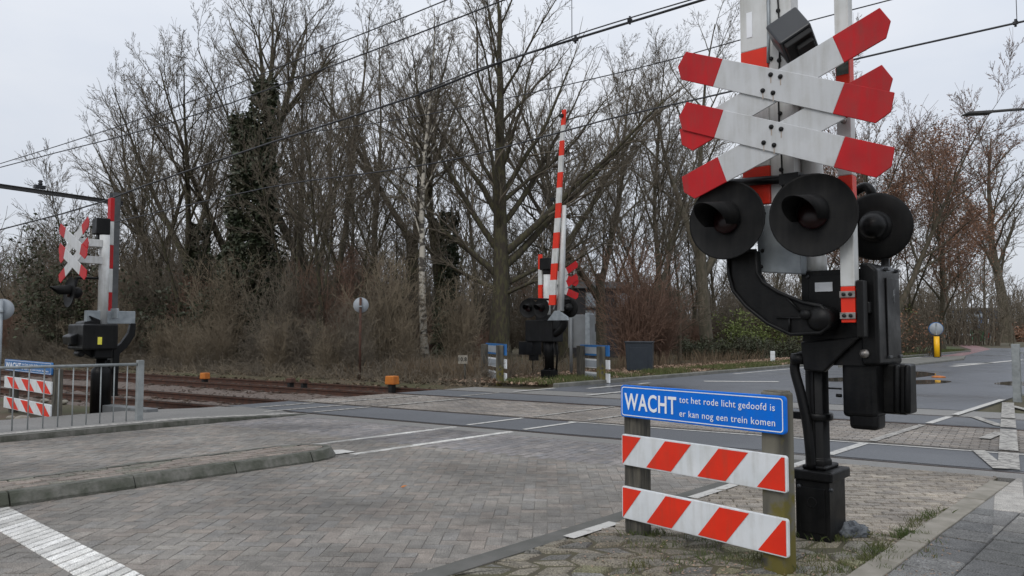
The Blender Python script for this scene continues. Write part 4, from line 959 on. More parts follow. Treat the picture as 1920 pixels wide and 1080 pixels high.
for i, (px, py) in enumerate(cc):
    p = q(px, py, -.52)
    plank(S2, (p.x, p.z), .70, -.42, .19, -.53); plank(S2, (p.x, p.z), .70, .42, .19, -.514)
p = q(130, 548, -.52); lamp(S2, p, 0, .27, hood_len=.32); lamp(S2, p + Vector((.62, .02, 0)), 0, .25) if False else None
b = MB(); b.tube([(-.02, .0, Z(523)), (p.x, -.40, Z(523))], .022, 8); b.tube([(p.x, -.40, Z(523)), (p.x, -.46, p.z)], .03, 8); b.build('lamp_crossbar', MT['black'], S2)
yb = .22; bx = X(202, 560, yb); segs = []; zb_ = Z(580, yb, 202); cuts = [580, 548, 504, 460, 416, 372]
for i in range(5): segs.append((Z(cuts[i], yb, 203), Z(cuts[i + 1], yb, 206), 1 if i % 2 == 0 else 0))
segs[0] = (Z(598, yb, 203), segs[0][1], 1)
bm = MB(); bands(bm, bx - .075, bx + .075, yb - .02, yb + .05, segs); bm.build('barrier_boom', [MT['white'], MT['red']], S2, bevel=.005)

# ------------------------------------------------------------------ MIDDLE SIGNAL ACROSS THE TRACKS
def far_signal(basepx, label, parts):
    base = G(*basepx); e = empty('crossing_signal', base, RZ, label, 'level crossing signal', 'level crossing signals'); return e, Frame(base)
S3, f = far_signal((1030, 717), 'level crossing signal with the tall red and white boom, across the tracks in the middle', None)
q = f.q; Z = lambda py, y=0, px=1030: f.q(px, py, y).z; X = lambda px, py, y=0: f.q(px, py, y).x
b = MB(); b.bb(-.19, .19, -.16, .16, -.05, Z(693)); b.bb(-.12, .12, -.12, .12, Z(693), Z(690)); b.build('foot_box', MT['black'], S3, bevel=.02)
b = MB(); b.lathe([(.135, Z(692)), (.135, Z(620))], (0, 0, 0), 'Z', 12); b.tube([(.17, .1, Z(695)), (.22, .1, Z(660)), (.15, .05, Z(630))], .03, 6); b.build('post', MT['black'], S3)
b = MB(); b.bb(X(995, 620), X(1046, 620), -.25, .25, Z(641), Z(600)); hs = b.build('machine_housing', MT['black'], S3, bevel=.03)
b = MB(); b.bb(X(981, 655), X(1007, 655), -.2, .2, Z(666), Z(641)); b.bb(X(996, 668), X(1006, 668), -.1, .1, Z(677), Z(664)); b.tube([(X(999, 680), 0, Z(676)), (X(999, 680), 0, Z(700))], .015, 6); b.build('counterweight', MT['black'], S3, bevel=.02)
b = MB(); b.tube(smooth_pts([q(1058, 600, -.1), q(1056, 612, -.1), q(1044, 624, -.1), q(1028, 628, -.1)], 4), .11, 8); b.build('lamp_arm', MT['black'], S3)
b = MB(); b.prism([(X(1027, 602, -.28), Z(601, -.28)), (X(1065, 602, -.28), Z(601, -.28)), (X(1063, 594, -.28), Z(594, -.28)), (X(1048, 583, -.28), Z(583, -.28)), (X(1040, 583, -.28), Z(583, -.28))], -.30, -.22); b.build('boom_yoke', MT['galv'], S3, bevel=.006)
for px, yw, fl in ((991, 20, False), (1015, 2, False)): lamp(S3, q(px, 578, -.35), yw, .275, flip=fl)
lamp(S3, q(1069, 577, .1), 0, .27, flip=True)
b = MB(); b.tube([q(991, 560, -.25), q(1040, 562, -.25), q(1069, 562, .0)], .03, 8); b.build('lamp_crossbar', MT['black'], S3)
# boom leaning slightly to the right at its tip
cuts = [(1035.5, 572), (1036.5, 553), (1038, 525), (1040, 494), (1042, 466), (1044, 436), (1046, 409), (1047.5, 381), (1049, 352), (1051, 323), (1052.5, 292), (1054, 264), (1056, 235), (1058, 206)]
pts = [q(px, py, -.31) for px, py in cuts]; bm = MB()
for i in range(len(pts) - 1):
    wd_ = .11 - .05 * i / 12; a_, c_ = pts[i], pts[i + 1]; mi = 1 if i % 2 == 0 else 0
    bm.prism([(a_.x - wd_, a_.z), (a_.x + wd_, a_.z), (c_.x + wd_, c_.z), (c_.x - wd_, c_.z)], a_.y - .03, a_.y + .03, mi)
boom = bm.build('barrier_boom', [MT['white'], MT['bright_red']], S3)
for px, py in ((1053, 217), (1036, 374)):
    b = MB(); p = q(px, py, -.36); b.box(p, (.12, .08, .09)); b.build('boom_light', MT['rubber'], boom, bevel=.01)
b = MB(); a_, c_ = q(1051, 583, -.2), q(1058, 385, -.2); b.tube([a_, c_], [.10, .06], 4); b.tube([q(1038, 580, -.25), q(1051, 530, -.22)], .02, 6); b.build('boom_strut', MT['white'], S3)

S4, f = far_signal((1026, 712), 'half hidden level crossing signal with short boom, just behind the tall middle boom', None)
S4.location = at(1026, 700, 25.5); S4.location.z = 0; f = Frame(S4.location)
Z = lambda py, y=0, px=1026: f.q(px, py, y).z; X = lambda px, py, y=0: f.q(px, py, y).x; q = f.q
b = MB(); b.lathe([(.15, -.05), (.15, Z(640)), (.1, Z(635)), (.1, Z(600))], (0, 0, 0), 'Z', 12); b.build('post', MT['black'], S4)
b = MB(); b.bb(-.3, .3, -.25, .25, Z(640), Z(590)); b.build('machine_housing', MT['black'], S4, bevel=.03)
b = MB(); b.lathe([(.12, Z(600)), (.12, Z(515))], (0, 0, 0), 'Z', 14); b.build('mast', MT['white'], S4)
b = MB(); b.bb(-.2, .2, -.15, .15, Z(506), Z(484)); b.bb(-.1, .1, -.1, .1, Z(514), Z(506)); b.build('bell_box', MT['black'], S4, bevel=.02)
p = [q(1013, y, -.1) for y in (565, 534, 505, 477)]; bm = MB(); bands(bm, p[0].x - .075, p[0].x + .075, -.12, -.07, [(p[0].z, p[1].z, 1), (p[1].z, p[2].z, 0), (p[2].z, p[3].z, 1)]); bm.build('barrier_boom', [MT['white'], MT['bright_red']], S4)
for (py) in (517, 541):
    p = q(1050, py, .45); plank(S4, (p.x, p.z), .74, .50, .23, .45, redf=.30); plank(S4, (p.x, p.z), .74, -.40, .23, .466, redf=.30)
b = MB(); b.bb(.05, q(1058, 517, .45).x, .35, .43, Z(535, .4), Z(525, .4)); b.bb(-.05, .05, .05, .4, Z(535), Z(525)); b.build('cross_bracket', MT['white'], S4)
lamp(S4, q(1066, 575, .2), 0, .26, flip=True)
b = MB(); b.tube([(0, 0, Z(562)), q(1066, 562, .1)], .03, 6); b.build('lamp_crossbar', MT['black'], S4)

# ------------------------------------------------------------------ street furniture across the tracks
p = at(1071, 700, 24.3); p.z = 0; e = empty('equipment_cabinet', p, R(-25), 'grey metal cabinet on a thin pole behind the middle signal', 'cabinet')
z0, z1 = hz(652, p.y), hz(590, p.y)
b = MB(); b.lathe([(.05, -.05), (.05, z1 - .1)], (0, 0, 0), 'Z', 12); b.build('pole', MT['cabinet'], e)
b = MB(); b.bb(-.12, .62, .06, .5, z0, z1); bx = b.build('box', MT['cabinet'], e, bevel=.012); b = MB(); b.bb(-.08, .52, .052, .058, z0 + .06, z1 - .06); b.build('door', MT['cabinet'], bx); b = MB(); b.bb(.46, .60, .03, .058, z0 + .02, z1 + .05); b.build('side_rail', MT['galv'], bx)
p = G(1200, 700); e = empty('waste_container', p, R(-14), 'dark navy waste container standing in the dry verge grass', 'container'); Hc = hz(640, p.y)
b = MB(); b.add([(-.40, -.4, -.05), (.42, -.4, -.05), (.42, .4, -.05), (-.40, .4, -.05), (-.46, -.42, Hc - .05), (.45, -.42, Hc - .05), (.45, .42, Hc - .05), (-.46, .42, Hc - .05)], [(3, 2, 1, 0), (4, 5, 6, 7), (0, 1, 5, 4), (1, 2, 6, 5), (2, 3, 7, 6), (3, 0, 4, 7)]); b.build('body', MT['navy'], e, bevel=.02)
b = MB(); b.bb(-.49, .48, -.45, .45, Hc - .048, Hc); b.build('lid', MT['navy'], e, bevel=.02); b = MB(); b.bb(-.30, .30, -.425, -.405, .12, Hc - .2); b.build('front_panel', MT['navy'], e, bevel=.006)
def round_sign(px, pyc, rpx, Y, label, post_m='rust', yaw=0):
    p = at(px, pyc, Y); zc = p.z; p.z = 0; e = empty('round_sign', p, R(yaw), label, 'traffic sign', 'round signs seen from behind'); r = rpx / FPX * Y
    b = MB(); b.lathe([(.038, -.05), (.038, zc + r * .95)], (0, 0, 0), 'Z', 10); b.build('post', MT[post_m], e)
    b = MB(); b.lathe([(r * .2, .085), (r * .98, .085), (r, .075), (r, .055), (r * .2, .055)], (0, 0, zc), 'Y', 32); b.build('disc', MT['disc'], e)
    b = MB(); b.bb(-.05, .05, -.055, .05, zc - .06, zc - .02); b.build('bracket', MT['galv'], e)
round_sign(676, 572, 14.5, 23.0, 'grey back of a round sign on a rusty post in front of the thicket')
round_sign(2, 580, 20, 15.5, 'grey back of a round sign cut off by the left edge', post_m='galv', yaw=14)
def track_box(px, py, wpx, hpx, label, m='orange'):
    p = G(px, py); s_ = p.y / FPX; e = empty('trackside_box', p, R(-30), label, 'trackside box', 'orange trackside boxes'); w_, h_ = wpx * s_, hpx * s_
    b = MB(); b.prism([(-w_ * .46, h_ * .28), (w_ * .46, h_ * .28), (w_ * .40, h_), (-w_ * .40, h_)], -w_ * .4, w_ * .4); b.build('cover', MT[m], e, bevel=.02, seg=3)
    b = MB(); b.bb(-w_ * .18, w_ * .18, -.08, .08, -.2, h_ * .285); b.build('foot', MT['rubber'], e)
track_box(735, 727, 23, 22, 'orange trackside box at the end of the far rail beside the crossing')
track_box(384, 715, 16, 16, 'small orange trackside box beyond the far rail left of the ivy tree')
p = G(545, 720); track_box(545, 721, 16, 12, 'low rusty trackside box behind the far rail, left one of a pair', 'rust'); track_box(570, 722, 15, 11, 'low rusty trackside box behind the far rail, right one of a pair', 'rust')
p = G(868, 720); e = empty('distance_marker', p, R(-12), 'small white number plate on a thin dark post among the dry reeds', 'marker sign'); zp = hz(674, p.y)
b = MB(); b.lathe([(.028, -.05), (.028, zp + .05)], (.05, .02, 0), 'Z', 8); b.build('post', MT['post'], e); b = MB(); b.bb(-.13, .13, -.03, -.01, zp - .11, zp + .12); pl_ = b.build('plate', MT['pale'], e)
text_mesh('lettering', '10.8', .15, -.115, zp - .04, -.0325, pl_, m='rubber', stretch=.23, bold=.003)
p = G(1757, 674); e = empty('traffic_bollard', p, R(-20), 'yellow keep-side bollard carrying a round sign on the island at the side road', 'bollard'); s_ = p.y / FPX
b = MB(); b.lathe([(5.2 * s_, 5 * s_), (5.2 * s_, 43 * s_)], (0, 0, 0), 'Z', 16); b.build('body', MT['yellow'], e); b = MB(); b.lathe([(3.4 * s_, -.03), (5 * s_, 5 * s_)], (0, 0, 0), 'Z', 16); b.bb(5.0 * s_, 7 * s_, -2 * s_, 2 * s_, 5 * s_, 43 * s_); b.bb(-7 * s_, -5.0 * s_, -2 * s_, 2 * s_, 5 * s_, 43 * s_); b.build('base', MT['rubber'], e)
b = MB(); b.lathe([(.01, -.03), (11 * s_, -.03), (11.5 * s_, .0), (11 * s_, .03), (.01, .03)], (0, 0, 57 * s_), 'Y', 28); dd = b.build('disc', MT['disc'], e); b = MB(); b.bb(-1.2 * s_, 1.2 * s_, -.06, -.032, 46 * s_, 68 * s_); b.build('bracket', MT['galv'], dd); b = MB(); b.lathe([(11.5 * s_, .032), (12.5 * s_, .04), (12.5 * s_, .06), (11.5 * s_, .065)], (0, 0, 57 * s_), 'Y', 28); b.build('rim', MT['faded_blue'], dd)
p = G(1760, 708, .012); e = MB(); e.lathe([(.20, 0), (.19, .035), (.11, .055), (.01, .06)], (0, 0, 0), 'Z', 12); o = e.build('road_stud', MT['orange'], loc=p); tag(o, 'orange low road stud on the wet asphalt below the yellow bollard', 'road stud')
p = G(1449, 682); b = MB(); b.bb(-.1, .1, -.05, .05, -.05, .55); b.bb(-.1, .1, -.055, .055, .40, .48); o = b.build('marker_post', MT['board_white'], loc=p, rot=(0, 0, R(-20)), bevel=.02); tag(o, 'short white marker post on the grass verge beyond the road', 'marker post')
p = G(1833, 641); e = empty('waste_container', p, R(-12), 'green container with a grey end at the far side road', 'container'); s_ = p.y / FPX
b = MB(); b.bb(-7 * s_, 7 * s_, -1, 1, 1.5 * s_, 22 * s_); b.bb(-7.3 * s_, 7.3 * s_, -1.05, 1.05, 22 * s_, 23 * s_); b.build('body', MT['green'], e, bevel=.05); b = MB(); b.bb(7.4 * s_, 19 * s_, -.9, .9, 4 * s_, 21 * s_); pn = b.build('end_panel', MT['cabinet'], e, bevel=.04); b = MB(); b.prism([(10 * s_, 8 * s_), (14 * s_, 8 * s_), (18 * s_, 18 * s_), (14 * s_, 18 * s_)], -.93, -.905); b.build('stripe', MT['red'], pn)
p = at(1854, 635, 100); p.z = 0; s_ = 100 / FPX; e = empty('street_sign', p, 0, 'thin pale post with a small upright sign beside the far green container', 'sign'); b = MB(); b.lathe([(.06, -.05), (.06, 40 * s_)], (0, 0, 0), 'Z', 8); b.build('post', MT['pale'], e); b = MB(); b.bb(-1.4 * s_, 1.4 * s_, -.08, -.065, 31 * s_, 42 * s_); b.build('plate', MT['letter'], e)
p = at(1840, 635, 120); p.z = 0; s_ = 120 / FPX; e = empty('street_sign', p, 0, 'small blue sign on a grey post in front of the far blue building', 'sign'); b = MB(); b.lathe([(.06, -.05), (.06, 42 * s_)], (0, 0, 0), 'Z', 8); b.build('post', MT['cabinet'], e); b = MB(); b.bb(-3 * s_, 3 * s_, -.09, -.065, 32 * s_, 43 * s_); b.build('plate', MT['faded_blue'], e)
# cable trough and pale stones behind the railing
p = G(238, 776); b = MB()
for i in range(3): b.box((-.5 + i * .52, 0, .06), (.50, .22, .14))
o = b.build('cable_trough', MT['cabinet'], loc=p, rot=(0, 0, math.pi - R(123 - 90) + R(0)), bevel=.01); tag(o, 'grey concrete cable trough lying on the ballast behind the railing', 'cable trough')
s0 = None
for i, (px, py, sc) in enumerate(((120, 756, .07), (84, 753, .065), (42, 790, .10), (20, 786, .06), (152, 782, .055))):
    rs = random.Random(i); b = MB(); bmx = bmesh.new(); bmesh.ops.create_icosphere(bmx, subdivisions=2, radius=1)
    vs = [v.co * (1 + .22 * noise.noise(v.co * 1.7 + Vector((i * 7, 0, 0)))) for v in bmx.verts]; fs = [tuple(v.index for v in f_.verts) for f_ in bmx.faces]; bmx.free()
    b.add([Vector((v.x * sc * 1.3, v.y * sc, v.z * sc * .7)) for v in vs], fs); o = b.build('stone', MT['pale'], loc=G(px, py) + Vector((0, 0, sc * .3))); tag(o, 'pale rough stone lying by the left WACHT board and railing', 'stone', 'pale stones behind the left railing')
# clear plastic wrap at the foot of the near signal, and one dry leaf on the road
bmx = bmesh.new(); bmesh.ops.create_icosphere(bmx, subdivisions=4, radius=1)
vs = []
for v in bmx.verts:
    n1_ = noise.noise(v.co * 2.2) * .45 + abs(noise.noise(v.co * 5 + Vector((4, 1, 2)))) * .5
    n1_ += .35 * abs(math.sin(math.atan2(v.co.y, v.co.x) * 9)) * (1 - abs(v.co.z)); vs.append(Vector((v.co.x * .12, v.co.y * .10, max(-.1, v.co.z) * .06)) * (1 + n1_))
fs = [tuple(v.index for v in f_.verts) for f_ in bmx.faces]; bmx.free()
b = MB(); b.add(vs, fs, 0, True); o = b.build('plastic_bag', MT['bag'], loc=G(1584, 1002) + Vector((0, 0, .02))); tag(o, 'crumpled grey plastic bag lying against the foot of the near signal', 'plastic bag')
b = MB(); b.add([(-.03, 0, .003), (-.01, .018, .016), (.03, .004, .02), (0, -.018, .008)], [(0, 1, 2, 3)]); b.add([(-.03, 0, .001), (-.01, .018, .014), (.03, .004, .018), (0, -.018, .006)], [(3, 2, 1, 0)]); o = b.build('dry_leaf', MT['orange'], loc=G(757, 915) + Vector((0, 0, .004))); tag(o, 'single orange dry leaf lying on the brick road', 'leaf')

# ------------------------------------------------------------------ overhead line
def wire(pts, d, label, r=.012, group='overhead line wires', name='overhead_wire', xt=()):
    W = []
    for px, py in pts:
        r_ = ray(px, py); W.append(CO + r_ * (d / r_.dot(M_)))
    b = MB(); b.tube(smooth_pts(W, 3), r, 5)
    # clamps along the wire
    for k_ in range(len(W) - 1):
        c_ = W[k_] * .4 + W[k_ + 1] * .6; dn = (W[k_ + 1] - W[k_]).normalized()
    o = b.build(name, MT['wire']); return tag(o, label, 'overhead wire', group), W
def drop(px0, py0, py1, d, lab):
    p0, p1 = ray(px0, py0), ray(px0, py1); a_ = CO + p0 * (d / p0.dot(M_)); c_ = CO + p1 * (d / p1.dot(M_)); c_.x, c_.y = a_.x, a_.y
    b = MB(); b.tube([a_, c_], .006, 5); o = b.build('dropper_wire', MT['wire']); tag(o, lab, 'dropper', 'droppers of the overhead line')
wire([(-300, 395), (0, 307), (320, 204), (640, 79), (830, 3), (960, -52)], 11.6, 'upper thin wire of the pair crossing the sky at top left', .013)
wire([(-300, 400), (0, 314), (320, 230), (640, 117), (940, 2), (1060, -48)], 11.9, 'lower wire of the pair crossing the sky at top left', .016)
wire([(-200, 480), (120, 400), (280, 345), (513, 266), (787, 177), (936, 118), (1079, 73), (1318, 0), (1480, -52)], 10.3, 'thick contact wire running from the top centre down left across the trees', .020)
wire([(787, 175), (880, 135), (1000, 97), (1079, 66), (1180, 34), (1315, -6), (1400, -30)], 10.25, 'thin wire close above the thick contact wire at top centre', .011)
wire([(200, 420), (500, 352), (690, 325), (860, 297), (1080, 240), (1163, 218), (1377, 170), (1600, 112), (1920, 40), (2050, 8)], 14.4, 'dark wire passing behind the near cross from the right edge', .018)
wire([(500, 260), (800, 215), (1163, 136), (1377, 78), (1515, 40), (1650, 5), (1760, -24)], 14.4, 'thin upper wire behind the bell box of the near signal', .012)
drop(1575, 27, 117, 14.35, 'thin dropper hanging between the two far wires right of the bell box')
drop(1072, -20, 72, 10.28, 'thin dropper reaching the contact wire at top centre')
drop(1905, -10, 42, 14.35, 'short dropper on the far wire at the right edge')
for i, (px, py, d, sz) in enumerate(((1079, 74, 10.3, .05), (936, 117, 10.3, .035), (1181, 38, 10.3, .04), (1904, 43, 14.4, .045), (787, 177, 10.3, .03), (592, 100, 11.7, .03))):
    r_ = ray(px, py); c_ = CO + r_ * (d / r_.dot(M_)); b = MB(); b.box((0, 0, 0), (sz * 1.6, sz, sz)); b.lathe([(sz * .4, -.06), (sz * .4, .06)], (0, 0, 0), 'Z', 8); o = b.build('wire_clamp', MT['wire'], loc=c_, rot=(0, 0, RZ)); tag(o, 'small dark clamp gripping an overhead wire', 'wire clamp', 'clamps on the overhead wires')
# portal on the left
r_ = ray(212, 500); pc = CO + r_ * (17.2 / r_.dot(M_)); pc.z = -.1
po = empty('overhead_line_portal', pc, math.pi / 2 - TA, 'dark steel beam on a grey column carrying the overhead line at the left edge', 'portal'); Hb = hz(374, pc.y)
b = MB(); w_ = .15
b.bb(-w_, w_, -w_, -w_ + .02, 0, Hb + .4); b.bb(-w_, w_, w_ - .02, w_, 0, Hb + .4); b.bb(-.012, .012, -w_ + .021, w_ - .021, 0, Hb + .4); b.build('column', MT['mast'], po)
b = MB(); b.bb(-11.5, .3, -.07, .07, Hb - .06, Hb + .06); b.bb(-11.5, .3, -.11, .11, Hb + .062, Hb + .085); b.build('beam', MT['portal'], po)
b = MB(); b.bb(-3.05, -2.7, -.1, .1, Hb + .13, Hb + .25); b.lathe([(.05, 0), (.09, .06), (.05, .1), (.09, .16), (.04, .2)], (-2.85, 0, Hb + .25), 'Z', 10); b.build('insulator', MT['wire'], po)
b = MB(); b.tube([(-5.6, 0, Hb - .09), (-5.6, 0, Hb - 2.3)], .035, 8); b.build('hanger', MT['mast'], po)
# street lamp reaching in from the right
p = at(2010, 600, 24); p.z = 0; e = empty('street_lamp', p, 0, 'dark street lamp arm reaching in at the upper right edge', 'street lamp'); z1 = hz(197, 24); s_ = 24 / FPX
b = MB(); b.lathe([(.09, -.05), (.07, z1 * .6), (.05, z1 + .05)], (0, 0, 0), 'Z', 12); b.build('pole', MT['portal'], e)
b = MB(); b.tube([(0, 0, z1), (-90 * s_, 0, hz(200, 24)), (-150 * s_, 0, hz(205, 24))], .045, 8); b.build('arm', MT['portal'], e)
b = MB(); b.prism([(-193 * s_, hz(211, 24)), (-140 * s_, hz(209, 24)), (-138 * s_, hz(203, 24)), (-185 * s_, hz(206, 24))], -.16, .16); b.build('lamp_head', MT['portal'], e, bevel=.02)

# puddles on the far road
for i, (px, py, a_, c_) in enumerate(((1738, 716, .75, .28), (1690, 703, 1.6, .5), (1905, 719, .7, .25), (1560, 712, .8, .3))):
    c = G(px, py, .012); P = []
    for k_ in range(24):
        t = 2 * math.pi * k_ / 24; rr = 1 + .35 * noise.noise(Vector((math.cos(t) * 1.3, math.sin(t) * 1.3, i * 5))); P.append(c + U * math.cos(t) * a_ * rr * 1.6 + NN * math.sin(t) * c_ * rr * 1.6)
    mb = MB(); mb.add([(p.x, p.y, .0155) for p in P][::-1], [tuple(range(24))]); struct(mb.build('puddle', MT['puddle']))
# ------------------------------------------------------------------ far buildings and cars
def house(name, p, rz, Wd, Dp, Ht, wall, label, wins, roof=True, flat=False):
    e = empty(name, p, rz, label, 'building')
    b = MB(); b.bb(-Wd / 2, Wd / 2, 0, Dp, -.3, Ht); b.build('wall', wall, e)
    if not flat:
        b = MB(); b.prism([(-.4, 0), (Dp + .4, 0), (Dp / 2, Dp * .36)], -Wd / 2 - .3, Wd / 2 + .3); b.build('roof', MT['roof'], e, loc=(0, 0, Ht), rot=(0, 0, math.pi / 2))
    else:
        b = MB(); b.bb(-Wd / 2 - .2, Wd / 2 + .2, -.2, Dp + .2, Ht, Ht + .35); b.build('roof', MT['cabinet'], e)
    for (x, z, ww, hh) in wins:
        b = MB(); b.bb(x - ww / 2 - .08, x + ww / 2 + .08, -.05, .02, z - hh / 2 - .08, z + hh / 2 + .08); fo = b.build('window', MT['rail_grey'], e); b = MB(); b.bb(x - ww / 2, x + ww / 2, -.06, -.052, z - hh / 2, z + hh / 2); b.build('pane', MT['pane'], fo)
    return e
Yh = 42; s_ = Yh / FPX; p = at(1118, 640, Yh); p.z = -.02
house('house', p, R(4), 3.6, 8, hz(540, Yh), MT['wall_dark'], 'dark flat roofed house with small pale windows behind the middle signal', [((1108 - 1118) * s_, hz(562, Yh) - 0, .42, .65), ((1108 - 1118) * s_, hz(594, Yh), .42, .55), ((1105 - 1118) * s_, hz(638, Yh) - .1, .6, 1.0), ((1168 - 1118) * s_, hz(562, Yh), .5, .6)], flat=True)
Yh = 150; s_ = Yh / FPX; p = at(1800, 640, Yh); p.z = 0
house('industrial_building', p, R(-6), 15, 20, hz(581, Yh), MT['wall_blue'], 'long flat roofed blue grey building at the end of the side road', [(-8 + i * 1.5 + 2, hz(592, Yh), 1.3, .7) for i in range(8)] + [(-8 + i * 1.5 + 2, hz(602, Yh), 1.4, .8) for i in range(8)], flat=True)
def car(p, rz, label, paint, van=False, L_=4.3):
    e = empty('parked_car', p, rz, label, 'van' if van else 'car', 'parked vehicles in the distance')
    if van: bodyo = [(-2.3, .35), (2.3, .35), (2.35, .9), (1.9, 1.15), (1.35, 1.95), (-2.25, 2.0), (-2.32, 1.0)]; cab = [(1.2, 1.15), (1.85, 1.16), (1.36, 1.88), (.6, 1.9), (.6, 1.15)]
    else: bodyo = [(-2.1, .3), (2.1, .3), (2.15, .65), (1.95, .85), (1.0, .95), (.4, 1.42), (-1.0, 1.45), (-1.75, 1.0), (-2.1, .95)]; cab = [(.95, .95), (.38, 1.38), (-.95, 1.4), (-1.5, 1.0)]
    b = MB(); b.prism(bodyo, -.85, .85); b.build('body', paint, e, bevel=.06, seg=3); b = MB(); b.prism(cab, -.862, .862); b.build('window', MT['glass'], e)
    for x in (-1.35, 1.35):
        for y in (-.8, .8):
            b = MB(); b.lathe([(.18, -.1), (.32, -.1), (.33, 0), (.32, .1), (.18, .1)], (x, y, .32), 'Y', 16); wh = b.build('wheel', MT['rubber'], e); b = MB(); b.lathe([(.01, -.105), (.19, -.105), (.19, .105), (.01, .105)], (x, y, .32), 'Y', 12); b.build('rim', MT['galv'], wh)
    for y in (-.6, .6):
        b = MB(); b.box((2.13 if not van else 2.33, y, .7), (.06, .3, .14)); b.build('headlight', MT['letter'], e)
    return e
def place_at(px, Y): p = at(px, 620, Y); p.z = 0; return p
car(place_at(1404, 62), R(175), 'white car glimpsed through the greenery left of the near signal', MT['car_white'])
car(place_at(1368, 66), R(170), 'dark car glimpsed through the greenery beside the white one', MT['car_dark'])
car(place_at(1795, 118), R(8), 'white van parked in front of the blue grey building', MT['car_white'], van=True)
car(place_at(1818, 122), R(4), 'silver car parked right of the white van at the far building', MT['disc'])
car(place_at(851, 58), R(170), 'pale car glimpsed between the trunks behind the dry reeds', MT['car_white'])

# ------------------------------------------------------------------ vegetation
class Branches:
    """fast tube collector for limbs and twigs"""
    def __init__(s): s.v = []; s.f = []
    def tube(s, P, rad, sides):
        n = len(P); b0 = len(s.v); d0 = P[1] - P[0]
        a = d0.orthogonal(); a.normalize()
        for i in range(n):
            d = (P[i + 1] - P[i]) if i < n - 1 else (P[i] - P[i - 1])
            a = a - d * (a.dot(d) / max(d.length_squared, 1e-9)); a.normalize(); bq = d.cross(a); bq.normalize(); r = rad[i]
            for k_ in range(sides):
                c, sn = CS[sides][k_]; s.v.append(P[i] + a * (c * r) + bq * (sn * r))
        for i in range(n - 1):
            o = b0 + i * sides
            for k_ in range(sides):
                k2 = (k_ + 1) % sides; s.f.append((o + k_, o + k2, o + sides + k2, o + sides + k_))
    def mesh(s, name, m):
        me = bpy.data.meshes.new(name); me.from_pydata(s.v, [], s.f); me.materials.append(m)
        me.polygons.foreach_set('use_smooth', [True] * len(me.polygons)); me.update(); return me
CS = {k_: [(math.cos(2 * math.pi * i / k_), math.sin(2 * math.pi * i / k_)) for i in range(k_)] for k_ in (3, 4, 5, 6, 8, 10)}
SIDES = (9, 6, 4, 3, 3, 3)
SIDES = (8, 6, 4, 3, 3, 3)
def polyline(rnd, p, d, L, r, nseg, wander, trop, taper, tip=.25):
    P = [p.copy()]; Rr = [r]; d = d.normalized(); st_ = L / nseg
    for i in range(nseg):
        d = d + Vector((rnd.gauss(0, wander), rnd.gauss(0, wander), rnd.gauss(0, wander) + trop)); d.normalize()
        P.append(P[-1] + d * st_); Rr.append(r * (1 - (1 - tip) * ((i + 1) / nseg) ** taper))
    return P, Rr
def sample(P, t):
    x = t * (len(P) - 1); i = min(int(x), len(P) - 2); return P[i].lerp(P[i + 1], x - i), (P[i + 1] - P[i]).normalized()
def deflect(rnd, d, ang, az=None):
    a = d.orthogonal().normalized(); b = d.cross(a); t = rnd.uniform(0, 2 * math.pi) if az is None else az
    return d * math.cos(ang) + (a * math.cos(t) + b * math.sin(t)) * math.sin(ang)
